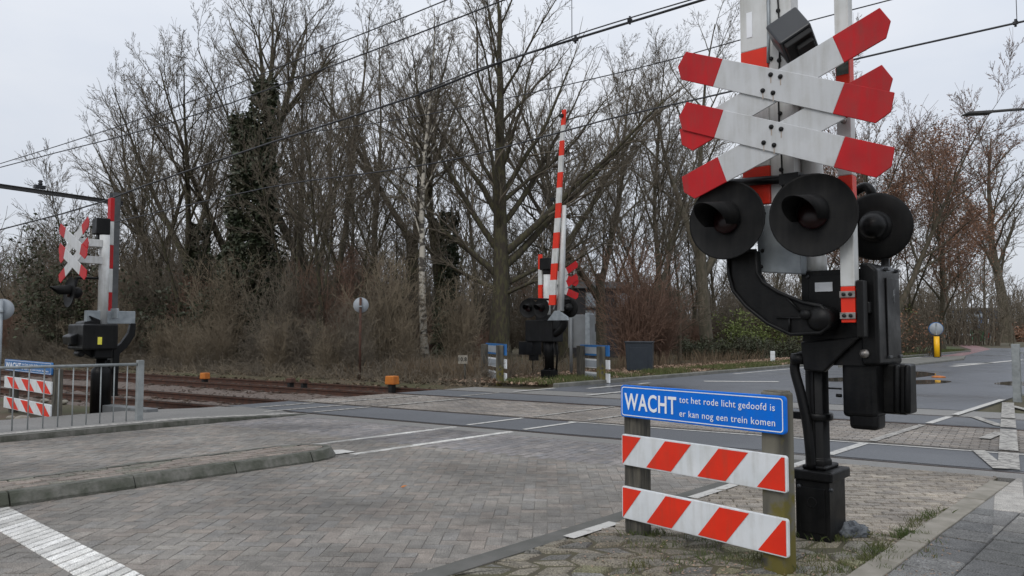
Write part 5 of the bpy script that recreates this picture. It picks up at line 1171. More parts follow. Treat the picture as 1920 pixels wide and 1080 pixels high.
def tree_meshes(seed, H, r0, clear=.3, counts=(15, 10, 8, 6), ang=(45, 40, 34, 30), ratio=(.5, .5, .45, .45), trop=(.03, .05, .04, .02, .01), wander=(.05, .10, .13, .15, .18),
                lean=(0, 0), leaders=1, fork=.45, trunk_m=None, crown_m=None, limbs=None, tips=None, top=.95, maxlev=5, minr=.0048):
    rnd = random.Random(seed); T = Branches(); C = Branches(); tipP = []; counts = tuple(counts) + (3,) * (6 - len(counts)); ratio = tuple(ratio) + (.72,) * (6 - len(ratio)); ang = tuple(ang) + (36,) * (6 - len(ang)); trop = tuple(trop) + (.02,) * (7 - len(trop)); wander = tuple(wander) + (.15,) * (7 - len(wander))
    rmul = (1, .42, .5, .55, .6, .7, .7)
    trop = trop[:3] + tuple(max(x, .05) for x in trop[3:])
    def grow(P, Rr, lev, L):
        (T if lev <= 1 else C).tube(P, [max(minr, x) for x in Rr], SIDES[lev])
        if lev >= maxlev:
            tipP.append(P[-1]); return
        n = counts[lev]; t0 = clear if lev == 0 else (.22 if lev == 1 else .12)
        n = max(2, int(n * (1 if lev == 0 else min(1.3, .55 + .6 * L / (H * .4 if lev == 1 else H * .18)))))
        az = rnd.uniform(0, 6.28)
        for i in range(n):
            t = t0 + (1 - t0) * ((i + rnd.random() * .9) / n) if lev else t0 + (top - t0) * ((i + rnd.random() * .8) / n)
            t = min(t, .985); p, d = sample(P, t); rl_ = Rr[min(int(t * (len(P) - 1)), len(P) - 2)]
            az += 2.4 + rnd.uniform(-.5, .5)
            rel = (t - t0) / (1 - t0)
            cl = (H if lev == 0 else L) * ratio[lev] * (1 - (.62 if lev == 0 else .5) * rel) * rnd.uniform(.7, 1.2)
            a = R(ang[lev]) * rnd.uniform(.75, 1.25) * (1 - .25 * rel)
            nd = deflect(rnd, d, a, az)
            if lev >= 1 and nd.z < -.35: nd.z *= .3
            cr_ = min(rl_ * .72, max(minr, rl_ * rmul[lev + 1] * rnd.uniform(.8, 1.2), cl * .0085))
            nseg = (8, 7, 5, 4, 3, 2)[lev + 1]
            Q, qr = polyline(rnd, p, nd, cl, cr_, nseg, wander[lev + 1], trop[lev + 1], .9, .3)
            grow(Q, qr, lev + 1, cl)
        # the tip carries on as a twig fan
        if 1 <= lev < maxlev:
            for _ in range(2):
                Q, qr = polyline(rnd, P[-1], deflect(rnd, (P[-1] - P[-2]).normalized(), R(18)), L * .28, max(minr, Rr[-1] * .8), 3, .12, .02, 1, .4); C.tube(Q, [max(minr, x) for x in qr], 3); tipP.append(Q[-1])
    d0 = Vector((lean[0], lean[1], 1)).normalized()
    if leaders == 1:
        P, Rr = polyline(rnd, Vector((0, 0, -.1)), d0, H * top, r0, 12, .035, .015, .8, .10); Rr[0] *= 1.35; grow(P, Rr, 0, H)
    else:
        P, Rr = polyline(rnd, Vector((0, 0, -.1)), d0, H * fork, r0, 7, .03, .01, 1, .8); Rr[0] *= 1.35; T.tube(P, Rr, 10)
        az = rnd.uniform(0, 6)
        for k_ in range(leaders):
            az += 2 * math.pi / leaders + rnd.uniform(-.4, .4); nd = deflect(rnd, (P[-1] - P[-2]).normalized(), R(rnd.uniform(14, 30)), az)
            Q, qr = polyline(rnd, P[-1] - d0 * rnd.uniform(0, H * .08), nd, H * (1 - fork) * rnd.uniform(.85, 1.05), r0 * .62, 10, .05, .035, .8, .1)
            sv = counts; c0 = max(8, int(counts[0] / leaders * 2.0)); counts_l = (c0,) + tuple(counts[1:])
            # each leader behaves like a trunk with its own limbs
            n = c0; T.tube(Q, [max(minr, x) for x in qr], 8); a2 = rnd.uniform(0, 6)
            for i in range(n):
                t = .18 + .8 * (i + rnd.random() * .9) / n; p, d = sample(Q, min(t, .98)); a2 += 2.4 + rnd.uniform(-.5, .5)
                cl = H * ratio[0] * .85 * (1 - .5 * t) * rnd.uniform(.7, 1.2); rl_ = qr[min(int(t * 10), 9)]
                V_, vr = polyline(rnd, p, deflect(rnd, d, R(ang[0]) * rnd.uniform(.7, 1.2), a2), cl, max(.012, rl_ * .5), 7, wander[1], trop[1], .9, .3); grow(V_, vr, 1, cl)
            P2, r2 = Q, qr
    if limbs:
        for (z, az, el, L, r) in limbs:
            p = d0 * (z / d0.z); nd = Vector((math.cos(R(az)) * math.cos(R(el)), math.sin(R(az)) * math.cos(R(el)), math.sin(R(el))))
            Q, qr = polyline(rnd, p, nd, L, r, 9, .06, .035, .9, .2); grow(Q, qr, 1, L)
    return T.mesh('trunk', trunk_m), C.mesh('crown', crown_m), T, C, tipP
def leaf_mesh(name, m, pts, rnd, size, spread, per, flat=False):
    v, f = [], []
    for p in pts:
        for _ in range(per):
            c = p + Vector((rnd.gauss(0, spread), rnd.gauss(0, spread), rnd.gauss(0, spread)))
            a = Vector((rnd.gauss(0, 1), rnd.gauss(0, 1), rnd.gauss(0, .7))).normalized(); b_ = a.orthogonal().normalized(); b_ = Matrix.Rotation(rnd.uniform(0, 6.28), 3, a) @ b_
            s_ = size * rnd.uniform(.6, 1.3); o = len(v); e_ = a * s_; w_ = b_ * s_ * .55; v += [c - e_, c + w_, c + e_, c - w_]; f.append((o, o + 1, o + 2, o + 3))
    me = bpy.data.meshes.new(name); me.from_pydata(v, [], f); me.materials.append(m); me.update(); return me
def ivy_points(rnd, P, Rr, n, thick, z0, z1):
    o = []
    while len(o) < n:
        t = rnd.random(); p, d = sample(P, t)
        if not z0 < p.z < z1: continue
        a = rnd.uniform(0, 6.28); k_ = .55 + .45 * noise.noise(Vector((p.z * .55, math.cos(a) * 1.1, math.sin(a) * 1.1))) + .25 * noise.noise(Vector((p.z * 2, a, 3)))
        r = Rr + thick * max(.15, k_) * (rnd.uniform(.3, 1.0) + (abs(rnd.gauss(0, .25)) if rnd.random() < .25 else 0)) * (1.15 - .5 * (p.z - z0) / (z1 - z0)); o.append(p + Vector((math.cos(a) * r, math.sin(a) * r, rnd.gauss(0, .12))))
    return o
def ob(name, me, parent): o = bpy.data.objects.new(name, me); col.objects.link(o); o.parent = parent; return o
def put_tree(name, meshes, px, Y, label, group=None, rz=0, scale=1, extra=()):
    p = at(px, 640, Y); p.z = -.03; e = empty(name, p, rz, label, 'tree', group); e.scale = (scale,) * 3
    ob('trunk', meshes[0], e); ob('crown', meshes[1], e)
    for nm, me in extra: ob(nm, me, e)
    return e
B, BM, TW, TR_, TT = MT['bark'], MT['moss_bark'], MT['twig'], MT['twig_red'], MT['twig_tan']
rnd = random.Random(77)
def hgt(py, Y): return hz(py, Y)
# A: broad tree with two diverging leaders, far left
mA = tree_meshes(21, hgt(110, 38), .33, clear=.3, counts=(14, 10, 8, 6), leaders=2, fork=.36, lean=(-.16, 0), ang=(40, 36, 32, 30), ratio=(.36, .48, .45, .42), trunk_m=BM, crown_m=TW)
put_tree('bare_tree', mA, 452, 38, 'bare tree with two mossy leaders leaning left, leftmost tall crown in the picture')
# B: upright tree with ivy on its lower trunk
mB = tree_meshes(5, hgt(60, 37), .30, clear=.34, counts=(16, 10, 8, 6), ang=(34, 36, 32, 30), ratio=(.33, .46, .45, .42), leaders=3, fork=.32, trunk_m=BM, crown_m=TW)
ivb = leaf_mesh('ivy', MT['ivy'], ivy_points(rnd, [Vector((0, 0, 0)), Vector((.05, 0, 3)), Vector((.0, 0, 7))], .24, 2600, .7, .3, 6.6), rnd, .085, .05, 3)
put_tree('bare_tree', mB, 368, 37, 'bare upright tree with ivy on its lower trunk, left of the thickly ivied tree', extra=[('ivy', ivb)])
# C: the ivy column
mC = tree_meshes(8, hgt(-60, 34), .38, clear=.6, counts=(12, 10, 8, 6), ang=(32, 36, 32, 30), ratio=(.34, .46, .45, .42), leaders=3, fork=.60, trunk_m=BM, crown_m=TW)
Pc = [Vector((.06 * i, 0, i)) for i in range(0, 13)]; Pc2 = [Vector((-.15 - .12 * i, .1, 8.0 + i * .8)) for i in range(0, 5)]; Pc3 = [Vector((.2 + .08 * i, .1, 8.5 + i * .9)) for i in range(0, 6)]
ivc = leaf_mesh('ivy', MT['ivy'], ivy_points(rnd, [Vector((0, 0, 0)), Vector((.02, 0, 4)), Vector((.04, 0, 9.0))], .45, 6400, 1.35, .1, 9.0) + ivy_points(rnd, Pc2, .2, 1100, .6, 7.6, 11.0) + ivy_points(rnd, Pc3, .2, 1500, .75, 8.2, 12.6), rnd, .10, .07, 3)
put_tree('bare_tree', mC, 468, 34, 'tall tree wrapped in a thick dark column of ivy up to its fork', extra=[('ivy', ivc)])
# D: tall slim double stems
mD = tree_meshes(13, hgt(-40, 35), .27, clear=.35, counts=(19, 10, 8, 6), ang=(30, 36, 32, 30), ratio=(.26, .46, .45, .42), leaders=2, fork=.22, trunk_m=B, crown_m=TW)
put_tree('bare_tree', mD, 628, 35, 'tall slim tree splitting low into two brown stems, right of the ivied tree')
mD2 = tree_meshes(14, hgt(-10, 39), .22, clear=.35, counts=(19, 10, 8, 6), ang=(32, 36, 32, 30), ratio=(.28, .46, .45, .42), trunk_m=B, crown_m=TW)
put_tree('bare_tree', mD2, 560, 39, 'slender brown bare tree close behind the double stemmed one on its left')
put_tree('bare_tree', mD2, 700, 41, 'slender brown bare tree behind the grey round sign', rz=2.1)
# E: birch
mE = tree_meshes(31, hgt(-20, 29), .17, clear=.34, counts=(22, 7, 6, 5), ang=(34, 42, 40, 38), ratio=(.20, .46, .46, .45), lean=(-.10, 0), trop=(.03, .03, .01, -.01, -.02), trunk_m=MT['birch'], crown_m=TW, top=1.0)
put_tree('birch_tree', mE, 800, 29, 'slim birch with white peeling bark leaning left')
# F: ivy trunk right of birch
mF = tree_meshes(17, hgt(60, 33), .25, clear=.4, counts=(17, 10, 8, 6), ang=(38, 36, 32, 30), ratio=(.34, .46, .45, .42), leaders=2, fork=.45, trunk_m=BM, crown_m=TW)
ivf = leaf_mesh('ivy', MT['ivy'], ivy_points(rnd, [Vector((0, 0, 0)), Vector((.1, 0, 3)), Vector((.15, 0, 6.8))], .24, 2000, .42, .2, 6.5), rnd, .085, .05, 3)
put_tree('bare_tree', mF, 832, 33, 'bare tree with dark ivy along its trunk, between the birch and the big spreading tree', extra=[('ivy', ivf)])
# G: the big spreading tree
Hg = hgt(-60, 31)
limbs = [(3.6, 178, 48, 6.5, .15), (3.9, 5, 42, 8.5, .19), (4.6, 200, 50, 6.5, .15), (4.4, 350, 34, 9.0, .17), (3.2, 20, 22, 6.5, .11), (3.1, 165, 26, 6.0, .11), (5.6, 15, 52, 7.5, .15), (6.0, 170, 55, 6.5, .14), (2.9, 330, 12, 5.0, .085), (5.2, 270, 45, 6.0, .13), (5.4, 90, 45, 6.0, .13), (6.8, 355, 56, 6.5, .13)]
mG = tree_meshes(41, Hg, .47, clear=.42, counts=(13, 10, 8, 6), ang=(38, 36, 32, 30), ratio=(.36, .42, .42, .42), limbs=limbs, trop=(.03, .06, .04, .02, .01), trunk_m=BM, crown_m=TW)
ivg = leaf_mesh('ivy', MT['ivy'], ivy_points(rnd, [Vector((0, 0, 0)), Vector((.0, 0, 2)), Vector((.0, 0, 4))], .48, 500, .35, .0, 3.4), rnd, .08, .05, 3)
put_tree('spreading_tree', mG, 937, 31, 'big bare tree with thick mossy trunk and spreading limbs, left of the far tall boom')
# H: upright tree right of the tall boom
mH = tree_meshes(52, hgt(-5, 36), .27, clear=.25, counts=(19, 10, 8, 6), ang=(34, 36, 32, 30), ratio=(.32, .46, .45, .42), leaders=2, fork=.25, trunk_m=B, crown_m=TW)
put_tree('bare_tree', mH, 1128, 36, 'bare tree with a steep narrow crown between the far boom and the near cross')
# I: tree behind the dark container
mI = tree_meshes(63, hgt(-20, 40), .36, clear=.28, counts=(17, 10, 8, 6), ang=(36, 42, 40, 38), ratio=(.34, .46, .45, .42), lean=(-.04, 0), leaders=3, fork=.30, trunk_m=B, crown_m=TW)
put_tree('bare_tree', mI, 1328, 40, 'bare tree with a thick brown trunk just left of the near signal lamps')
# J: trees with dead russet leaves behind the near signal
mJ = tree_meshes(71, hgt(120, 46), .34, clear=.1, counts=(24, 10, 8, 6), ang=(36, 36, 32, 30), ratio=(.46, .48, .45, .42), leaders=3, fork=.16, trunk_m=B, crown_m=TR_, maxlev=5, minr=.0075)
lj = leaf_mesh('foliage', MT['copper'], [p for p in mJ[4] if p.z < hgt(300, 46) + rnd.gauss(0, 1.4) and rnd.random() < .30], rnd, .062, .28, 3)
put_tree('russet_tree', mJ, 1690, 46, 'tree keeping russet dead leaves in its lower crown, right behind the near signal', extra=[('foliage', lj)])
mJ2 = tree_meshes(72, hgt(230, 56), .26, clear=.14, counts=(22, 10, 8, 5), ang=(38, 36, 32, 30), ratio=(.46, .48, .45, .42), trunk_m=B, crown_m=TR_, maxlev=4)
lj2 = leaf_mesh('foliage', MT['copper'], [p for p in mJ2[4] if rnd.random() < .7], rnd, .075, .25, 3)
put_tree('russet_tree', mJ2, 1765, 58, 'smaller russet leaved tree above the yellow bollard', extra=[('foliage', lj2)])
# K: far right trees
mK = tree_meshes(81, hgt(245, 95), .75, clear=.28, counts=(18, 10, 8, 6), ang=(44, 40, 36, 32), ratio=(.38, .46, .45, .42), trunk_m=B, crown_m=TW, minr=.016, maxlev=4)
put_tree('bare_tree', mK, 1888, 92, 'large bare tree with a thick grey trunk at the far right by the green container')
put_tree('bare_tree', mK, 2330, 62, 'bare tree reaching in from beyond the right edge', rz=2.0, scale=.9)
mK2 = tree_meshes(82, hgt(370, 110), .30, clear=.25, counts=(18, 10, 8, 5), ang=(42, 44, 42, 40), ratio=(.34, .46, .45, .42), trunk_m=B, crown_m=TW, minr=.016, maxlev=4)
for px, Y, rz_, lab in ((1810, 108, 0, 'slim dark tree in front of the blue grey building'), (1783, 100, 1.4, 'slim dark tree left of the blue grey building, behind the yellow bollard'), (1850, 125, 2.5, 'distant bare tree between the blue grey building and the far right tree')):
    put_tree('bare_tree', mK2, px, Y, lab, rz=rz_)
# near twigs hanging in at the upper right corner come from a tree just outside the frame
mL = tree_meshes(91, 10.5, .20, clear=.2, counts=(12, 8, 6, 4), ang=(50, 44, 42, 40), ratio=(.36, .46, .45, .42), trunk_m=B, crown_m=TW)
put_tree('bare_tree', mL, 2190, 27, 'bare tree outside the right edge whose twigs reach into the upper right corner')
for me_, px, Y, sc, rz_ in ((mH, 596, 45, 1.2, 1.0), (mB, 765, 47, 1.35, 2.0), (mB, 1062, 42, 1.15, 5.0), (mH, 1232, 46, 1.15, 4.2), (mB, 300, 44, 1.0, 1.3)):
    put_tree('tall_tree', me_, px, Y, 'tall bare tree standing in the second row of the wood beyond the tracks', 'tall trees in the second row of the wood', rz=rz_, scale=sc)
# background wood behind the signature trees: every trunk its own tree, a few shapes reused
fill = [tree_meshes(100 + i, 14.5 + i * 1.1, .18, clear=.18, counts=(22, 9, 7, 5), ang=(34, 36, 32, 30), ratio=(.30, .46, .45, .42), maxlev=4, trunk_m=(B, BM)[i % 2], crown_m=TW, leaders=(1, 2, 1, 3)[i % 4], fork=.25, minr=.010) for i in range(4)]
rf = random.Random(9); i = 0
for px in list(range(-40, 920, 58)) + list(range(940, 1480, 46)) + [1520, 1570, 1615, 1660, 1705]:
    Y = rf.uniform(44, 62) if px < 900 else rf.uniform(50, 68)
    put_tree('background_tree', fill[rf.randrange(4)], px + rf.uniform(-15, 15), Y, 'thin bare tree in the background wood behind the tracks, brown and leafless', 'background trees of the wood', rz=rf.uniform(0, 6.28), scale=rf.uniform(.75, 1.12) * (.55 if px < 100 else .8 if px < 200 else 1)); i += 1
for px in (160, 262, 330, 545, 590, 655, 735, 1060, 1205, 1275):
    Dq = rf.uniform(20.5, 25); put_tree('young_tree', fill[rf.randrange(4)], px + rf.uniform(-10, 10), Dq / (M_.y + M_.x * (px - 960) / FPX) * (1.0 if px < 900 else 1.35), 'slender young bare tree standing in the thicket beyond the tracks', 'young trees in the thicket', rz=rf.uniform(0, 6.28), scale=rf.uniform(.5, .82))
# ---- shrubs of the thicket
def shrub_mesh(seed, H, n, spread, m, lev2=9, lev3=4, curve=.075, up=.03, base=.8, minr=.006):
    rnd = random.Random(seed); C = Branches()
    for i in range(n):
        a = rnd.uniform(0, 6.28); rr = base * math.sqrt(rnd.random()); d = Vector((math.cos(a) * spread * rnd.random() + rnd.gauss(0, .08), math.sin(a) * spread * rnd.random() + rnd.gauss(0, .08), 1)); L = H * rnd.uniform(.5, 1.05)
        P, q_ = polyline(rnd, Vector((rr * math.cos(a), rr * math.sin(a), -.05)), d, L, rnd.uniform(.011, .026), 7, curve, up, 1, .25); C.tube(P, [max(minr, x) for x in q_], 4)
        for j in range(lev2):
            t = rnd.uniform(.15, .98); p, dd = sample(P, t); L2 = L * rnd.uniform(.14, .34) * (1.1 - .5 * t); Q, qr = polyline(rnd, p, deflect(rnd, dd, R(rnd.uniform(20, 60))), L2, .009, 4, .16, .02, 1, .4); C.tube(Q, [max(minr, x) for x in qr], 3)
            for k_ in range(lev3):
                p2, d2 = sample(Q, rnd.uniform(.2, .95)); Q2, r2 = polyline(rnd, p2, deflect(rnd, d2, R(rnd.uniform(25, 65))), L2 * rnd.uniform(.3, .6), .006, 2, .2, .0, 1, .5); C.tube(Q2, [max(minr * .8, x) for x in r2], 3)
    return C
shr = []
for i, (H, n, sp, m) in enumerate(((4.6, 75, .18, TW), (5.2, 70, .15, TT), (3.8, 85, .40, TW), (6.2, 64, .12, TW), (3.0, 80, .5, TR_), (5.0, 70, .30, TR_))):
    shr.append(shrub_mesh(200 + i, H, n, sp, m, minr=.008).mesh('stems', m))
def put_shrub(me, px, Y, label, group, rz, sc, name='shrub', cat='shrub', extra=()):
    p = at(px, 640, Y); p.z = -.03; e = bpy.data.objects.new(name, me); col.objects.link(e); e.location = p; e.rotation_euler = (0, 0, rz); e.scale = (sc, sc, sc * rf.uniform(.9, 1.1)); tag(e, label, cat, group)
    return e
gl = 'leafless brown shrub in the dense thicket between the far rail and the wood'
for row, (Y0, Y1, stp, s0, s1) in enumerate(((17.5, 19.0, 44, .32, .55), (20, 23, 42, .5, .85), (24, 29, 38, .8, 1.2), (30, 38, 58, .9, 1.25))):
    for px in range(-60, 770, stp):
        k_ = rf.choice((0, 1, 1, 3, 1, 0, 5)) if row else rf.choice((0, 1, 1, 1, 2))
        if row == 0 and px > 690: continue
        if row in (1, 2) and 405 < px < 520 and rf.random() < .75: continue
        Dq = rf.uniform(Y0, Y1); Yq = Dq / (M_.y + M_.x * (px - 960) / FPX)
        put_shrub(shr[k_], px + rf.uniform(-20, 20), Yq, gl, 'shrubs of the thicket behind the tracks', rf.uniform(0, 6.28), rf.uniform(s0, s1) * (.85 if px < 130 else 1))
for px in range(760, 1480, 46):
    if 1070 < px < 1140: continue
    put_shrub(shr[rf.choice((0, 2, 4, 5))], px + rf.uniform(-14, 14), rf.uniform(44, 52), 'low leafless shrub in the undergrowth beneath the trees beyond the road', 'undergrowth shrubs beyond the crossing', rf.uniform(0, 6.28), rf.uniform(.75, 1.1))
# coppice behind the dark container
cp = shrub_mesh(300, 5.2, 95, .30, TR_, lev2=8, lev3=3, curve=.07, minr=.009, base=.5).mesh('stems', TR_)
put_shrub(cp, 1188, 31, 'dense red brown coppice shrub right behind the dark container', None, 0, 1.0)
put_shrub(cp, 1235, 33, 'lower red brown coppice shrub right of the dark container', None, 2, .72)
put_shrub(shr[1], 762, 27.0, 'tan arching shrub just left of the birch trunk', None, 1, .38)
put_shrub(shr[4], 905, 34, 'small reddish shrub at the foot of the big spreading tree', None, 1, .6)
# weeping pale shrub right of the birch
put_shrub(shr[1], 862, 28.5, 'pale tan drooping shrub leaning over the dry reeds', None, 2.2, .62)
# shrubs with fresh green leaf
def leafy(name, px, Y, H, label, m, seed, n=26, size=.075, per=3, spread=.16, keep=1.0, sp=.4):
    C = shrub_mesh(seed, H, n, sp, MT['bark'], lev2=7, lev3=2, minr=.008); rr = random.Random(seed)
    p = at(px, 640, Y); p.z = -.03; e = empty(name, p, rr.uniform(0, 6), label, 'shrub'); ob('stems', C.mesh('stems', MT['bark']), e)
    pts = [v for i_, v in enumerate(C.v) if i_ % 9 == 0 and rr.random() < keep and v.z > H * .12]
    ob('foliage', leaf_mesh('foliage', m, pts, rr, size, spread, per), e); return e
leafy('leafy_shrub', 1390, 43, 2.9, 'shrub with fresh green leaf left below the near signal arm', MT['bud'], 401, per=3, keep=1)
leafy('leafy_shrub', 1455, 46, 3.2, 'shrub with fresh green leaf hidden behind the arm and post of the near signal', MT['bud'], 402, per=3, keep=1)
leafy('leafy_shrub', 1655, 50, 4.2, 'tall shrub with green leaf behind the black housing of the near signal', MT['bud'], 403, per=2, keep=.7)
for i, (px, Y) in enumerate(((1365, 40), (1420, 40.5), (1478, 42), (1300, 39))):
    leafy('low_hedge', px, Y, 1.25, ('low green hedge bush on the verge left of the near signal, second from the left', 'low green hedge bush right of centre, below the glimpsed cars', 'low green hedge bush beside the white marker post', 'low green brown hedge bush nearest the thick brown trunk')[i], MT['evergreen'], 410 + i, n=34, size=.06, per=3, spread=.12, keep=.9, sp=.7)
leafy('evergreen_shrub', 105, 37, 6.6, 'dark evergreen bush behind the left signal', MT['evergreen'], 420, n=40, size=.10, per=3, spread=.22, keep=.8, sp=.25)
leafy('evergreen_shrub', 545, 40, 5.2, 'dark ivy covered bush in the thicket right of the ivied tree', MT['ivy'], 421, n=36, size=.10, per=2, spread=.2, keep=.7, sp=.25)
leafy('evergreen_shrub', 395, 33, 3.6, 'dark ivy covered bush low between the two ivied trunks', MT['ivy'], 422, n=36, size=.10, per=2, spread=.2, keep=.6, sp=.3)
leafy('evergreen_shrub', 300, 36, 4.2, 'dark green bush low in the thicket under the leftmost leaning tree', MT['ivy'], 423, n=30, size=.10, per=2, spread=.2, keep=.5, sp=.3)
leafy('russet_shrub', 1718, 45, 2.8, 'low russet brown bush left of the yellow bollard', MT['copper'], 424, n=44, size=.07, per=1, spread=.2, keep=.5, sp=.5)
leafy('russet_shrub', 1665, 43, 3.0, 'russet brown bush behind the counterweight of the near signal', MT['copper'], 425, n=44, size=.07, per=1, spread=.2, keep=.5, sp=.5)
leafy('russet_hedge', 1893, 100, 1.7, 'low red brown hedge under the far right tree', MT['copper'], 426, n=90, size=.16, per=2, spread=.6, keep=.6, sp=2.2)
# the far wood that closes the view
rw = random.Random(33); W = Branches()
for i in range(4200):
    x = rw.uniform(-75, 48); y = rw.uniform(62, 82) + (0 if x < 5 else 10); H = rw.uniform(3.0, 10.5) * (1 if x < 8 else .75); p = Vector((x, y, -.1)); d = Vector((rw.gauss(0, .12), rw.gauss(0, .12), 1))
    P, q_ = polyline(rw, p, d, H, rw.uniform(.03, .08), 5, .07, .02, 1, .3); W.tube(P, q_, 3)
    for j in range(9):
        t = rw.uniform(.1, .98); pp, dd = sample(P, t); L2 = H * rw.uniform(.12, .3); Q, qr = polyline(rw, pp, deflect(rw, dd, R(rw.uniform(25, 65))), L2, .03, 3, .16, .02, 1, .5); W.tube(Q, qr, 3)
        for k_ in range(2):
            p2, d2 = sample(Q, rw.uniform(.3, .95)); Q2, r2 = polyline(rw, p2, deflect(rw, d2, R(40)), L2 * .5, .02, 2, .2, 0, 1, .5); W.tube(Q2, r2, 3)
o = bpy.data.objects.new('distant_wood', W.mesh('distant_wood', TW)); col.objects.link(o); stuff(o, 'brown leafless wood closing the view behind the thicket', 'wood')
rw = random.Random(34); W = Branches()
for i in range(800):
    px = rw.uniform(1560, 2150); y = rw.uniform(128, 165); x = (px - 960) / FPX * y; H = rw.uniform(3, 10); p = Vector((x, y, -.1)); P, q_ = polyline(rw, p, Vector((rw.gauss(0, .12), rw.gauss(0, .12), 1)), H, rw.uniform(.05, .12), 5, .07, .02, 1, .3)
    if 1765 < px < 1868: continue
    W.tube(P, q_, 3)
    for j in range(10):
        t = rw.uniform(.15, .98); pp, dd = sample(P, t); L2 = H * rw.uniform(.12, .3); Q, qr = polyline(rw, pp, deflect(rw, dd, R(rw.uniform(25, 65))), L2, .045, 3, .16, .02, 1, .5); W.tube(Q, qr, 3)
        for k_ in range(2):
            p2, d2 = sample(Q, rw.uniform(.3, .95)); Q2, r2 = polyline(rw, p2, deflect(rw, d2, R(40)), L2 * .5, .032, 2, .2, 0, 1, .5); W.tube(Q2, r2, 3)
o = bpy.data.objects.new('distant_wood', W.mesh('distant_wood', TW)); col.objects.link(o); stuff(o, 'far brown wood closing the view behind the side road at the right', 'wood')
# low tangle of brambles and dead stems that closes the foot of the thicket
def tangle(name, m, n, seed, h0, h1, d0, d1, t0, t1, label):
    rr = random.Random(seed); Bq = Branches()
    for i in range(n):
        d = d0 + (d1 - d0) * rr.random() ** 1.3; t = rr.uniform(t0, t1); p = TR(d, t, -.08); H = rr.uniform(h0, h1) * (.55 + .45 * (d - d0) / (d1 - d0)); a = rr.uniform(0, 6.28)
        k_ = rr.uniform(.1, .9); P = [p]; dv_ = Vector((math.cos(a) * k_, math.sin(a) * k_, 1)).normalized()
        for j in range(5):
            dv_ = (dv_ + Vector((rr.gauss(0, .12) + math.cos(a) * .12, rr.gauss(0, .12) + math.sin(a) * .12, -.16 * k_ - .02))).normalized(); P.append(P[-1] + dv_ * H / 5)
        Bq.tube(P, [.009, .008, .007, .006, .005, .004], 3)
        for j in range(3):
            pp, dd = sample(P, rr.uniform(.2, .95)); Q, qr = polyline(rr, pp, deflect(rr, dd, R(rr.uniform(30, 80))), H * rr.uniform(.2, .45), .005, 3, .2, -.02, 1, .5); Bq.tube(Q, qr, 3)
    o = bpy.data.objects.new(name, Bq.mesh(name, m)); col.objects.link(o); stuff(o, label, 'undergrowth')
tangle('bramble_tangle', TW, 3600, 61, .5, 1.7, 16.5, 21.5, 11.7, 52, 'low brown tangle of brambles at the foot of the thicket')
tangle('dead_stems', TT, 2200, 62, .3, 1.1, 16.3, 20.5, 11.5, 52, 'tan dead stems and grasses between the far rail and the thicket')
rl2 = random.Random(8); v, f = [], []
for i in range(9000):
    d = 16.2 + 5 * rl2.random() ** 1.4; p = TR(d, rl2.uniform(11.5, 52), -.03 if d > 16.5 else -.12); a = rl2.uniform(0, 6.28); s_ = rl2.uniform(.03, .08); c, sn = math.cos(a) * s_, math.sin(a) * s_; o = len(v); zz = rl2.uniform(.02, .08)
    v += [p + Vector((c, sn, zz * rl2.random())), p + Vector((-sn * .6, c * .6, zz)), p + Vector((-c, -sn, zz * rl2.random())), p + Vector((sn * .6, -c * .6, .01))]; f.append((o, o + 1, o + 2, o + 3))
me = bpy.data.meshes.new('leaf_litter'); me.from_pydata(v, [], f); me.materials.append(MT['reed']); me.update(); o = bpy.data.objects.new('leaf_litter', me); col.objects.link(o); stuff(o, 'brown leaf litter on the bank beyond the far rail', 'leaves')
# ---- grass, reeds, dead leaves
def blades(name, m, pts, rnd, h, w_, label, cat, lean=.35):
    v, f = [], []
    for p in pts:
        H = h * rnd.uniform(.5, 1.25); a = rnd.uniform(0, 6.28); dx, dy = math.cos(a) * w_, math.sin(a) * w_; lx, ly = rnd.gauss(0, lean) * H, rnd.gauss(0, lean) * H; o = len(v)
        v += [p + Vector((-dx, -dy, 0)), p + Vector((dx, dy, 0)), p + Vector((lx * .4 + dx * .7, ly * .4 + dy * .7, H * .6)), p + Vector((lx, ly, H)), p + Vector((lx * .4 - dx * .7, ly * .4 - dy * .7, H * .6))]; f.append((o, o + 1, o + 2, o + 3, o + 4))
    me = bpy.data.meshes.new(name); me.from_pydata(v, [], f); me.materials.append(m); me.update(); ox = bpy.data.objects.new(name, me); col.objects.link(ox); stuff(ox, label, cat); return ox
rg = random.Random(3)
def scatter(n, n0, n1, u0, u1, z, keep=None, pw=1):
    o = []
    while len(o) < n:
        nn, uu_ = rg.uniform(n0, n1), u0 + (u1 - u0) * rg.random() ** pw; p = RD(nn, uu_, z)
        if p.dot(M_) < 16.9: continue
        if keep is None or keep(p): o.append(p)
    return o
cl_ = lambda p: noise.noise(Vector((p.x * .9, p.y * .9, 0))) > -.12 + rg.gauss(0, .15)
pts = scatter(9000, FL - 5.5, FL - 1.7, 11.5, 34, .02, cl_) + scatter(5000, FL - 14, FL - 4, 9.5, 21, -.02, cl_)
blades('dry_reeds', MT['reed'], [p for p in pts if p.dot(NN) < FL - 2.6 + rg.gauss(0, .4) and p.x / p.y > -.20 + rg.gauss(0, .03) and rg.random() < (.8 if p.x / p.y < 0 else .28)], rg, .60, .008, 'dry tan reeds and dead stems along the foot of the thicket', 'reeds', .22)
pts = scatter(14000, FL - 1.7, FL - .2, 10.5, 60, .08, lambda p: noise.noise(Vector((p.x * .7, p.y * .7, 3))) > -.05 + rg.gauss(0, .2), 1.6); blades('verge_grass', MT['grass'], pts, rg, .14, .008, 'short green grass along the far kerb', 'grass')
v, f = [], []
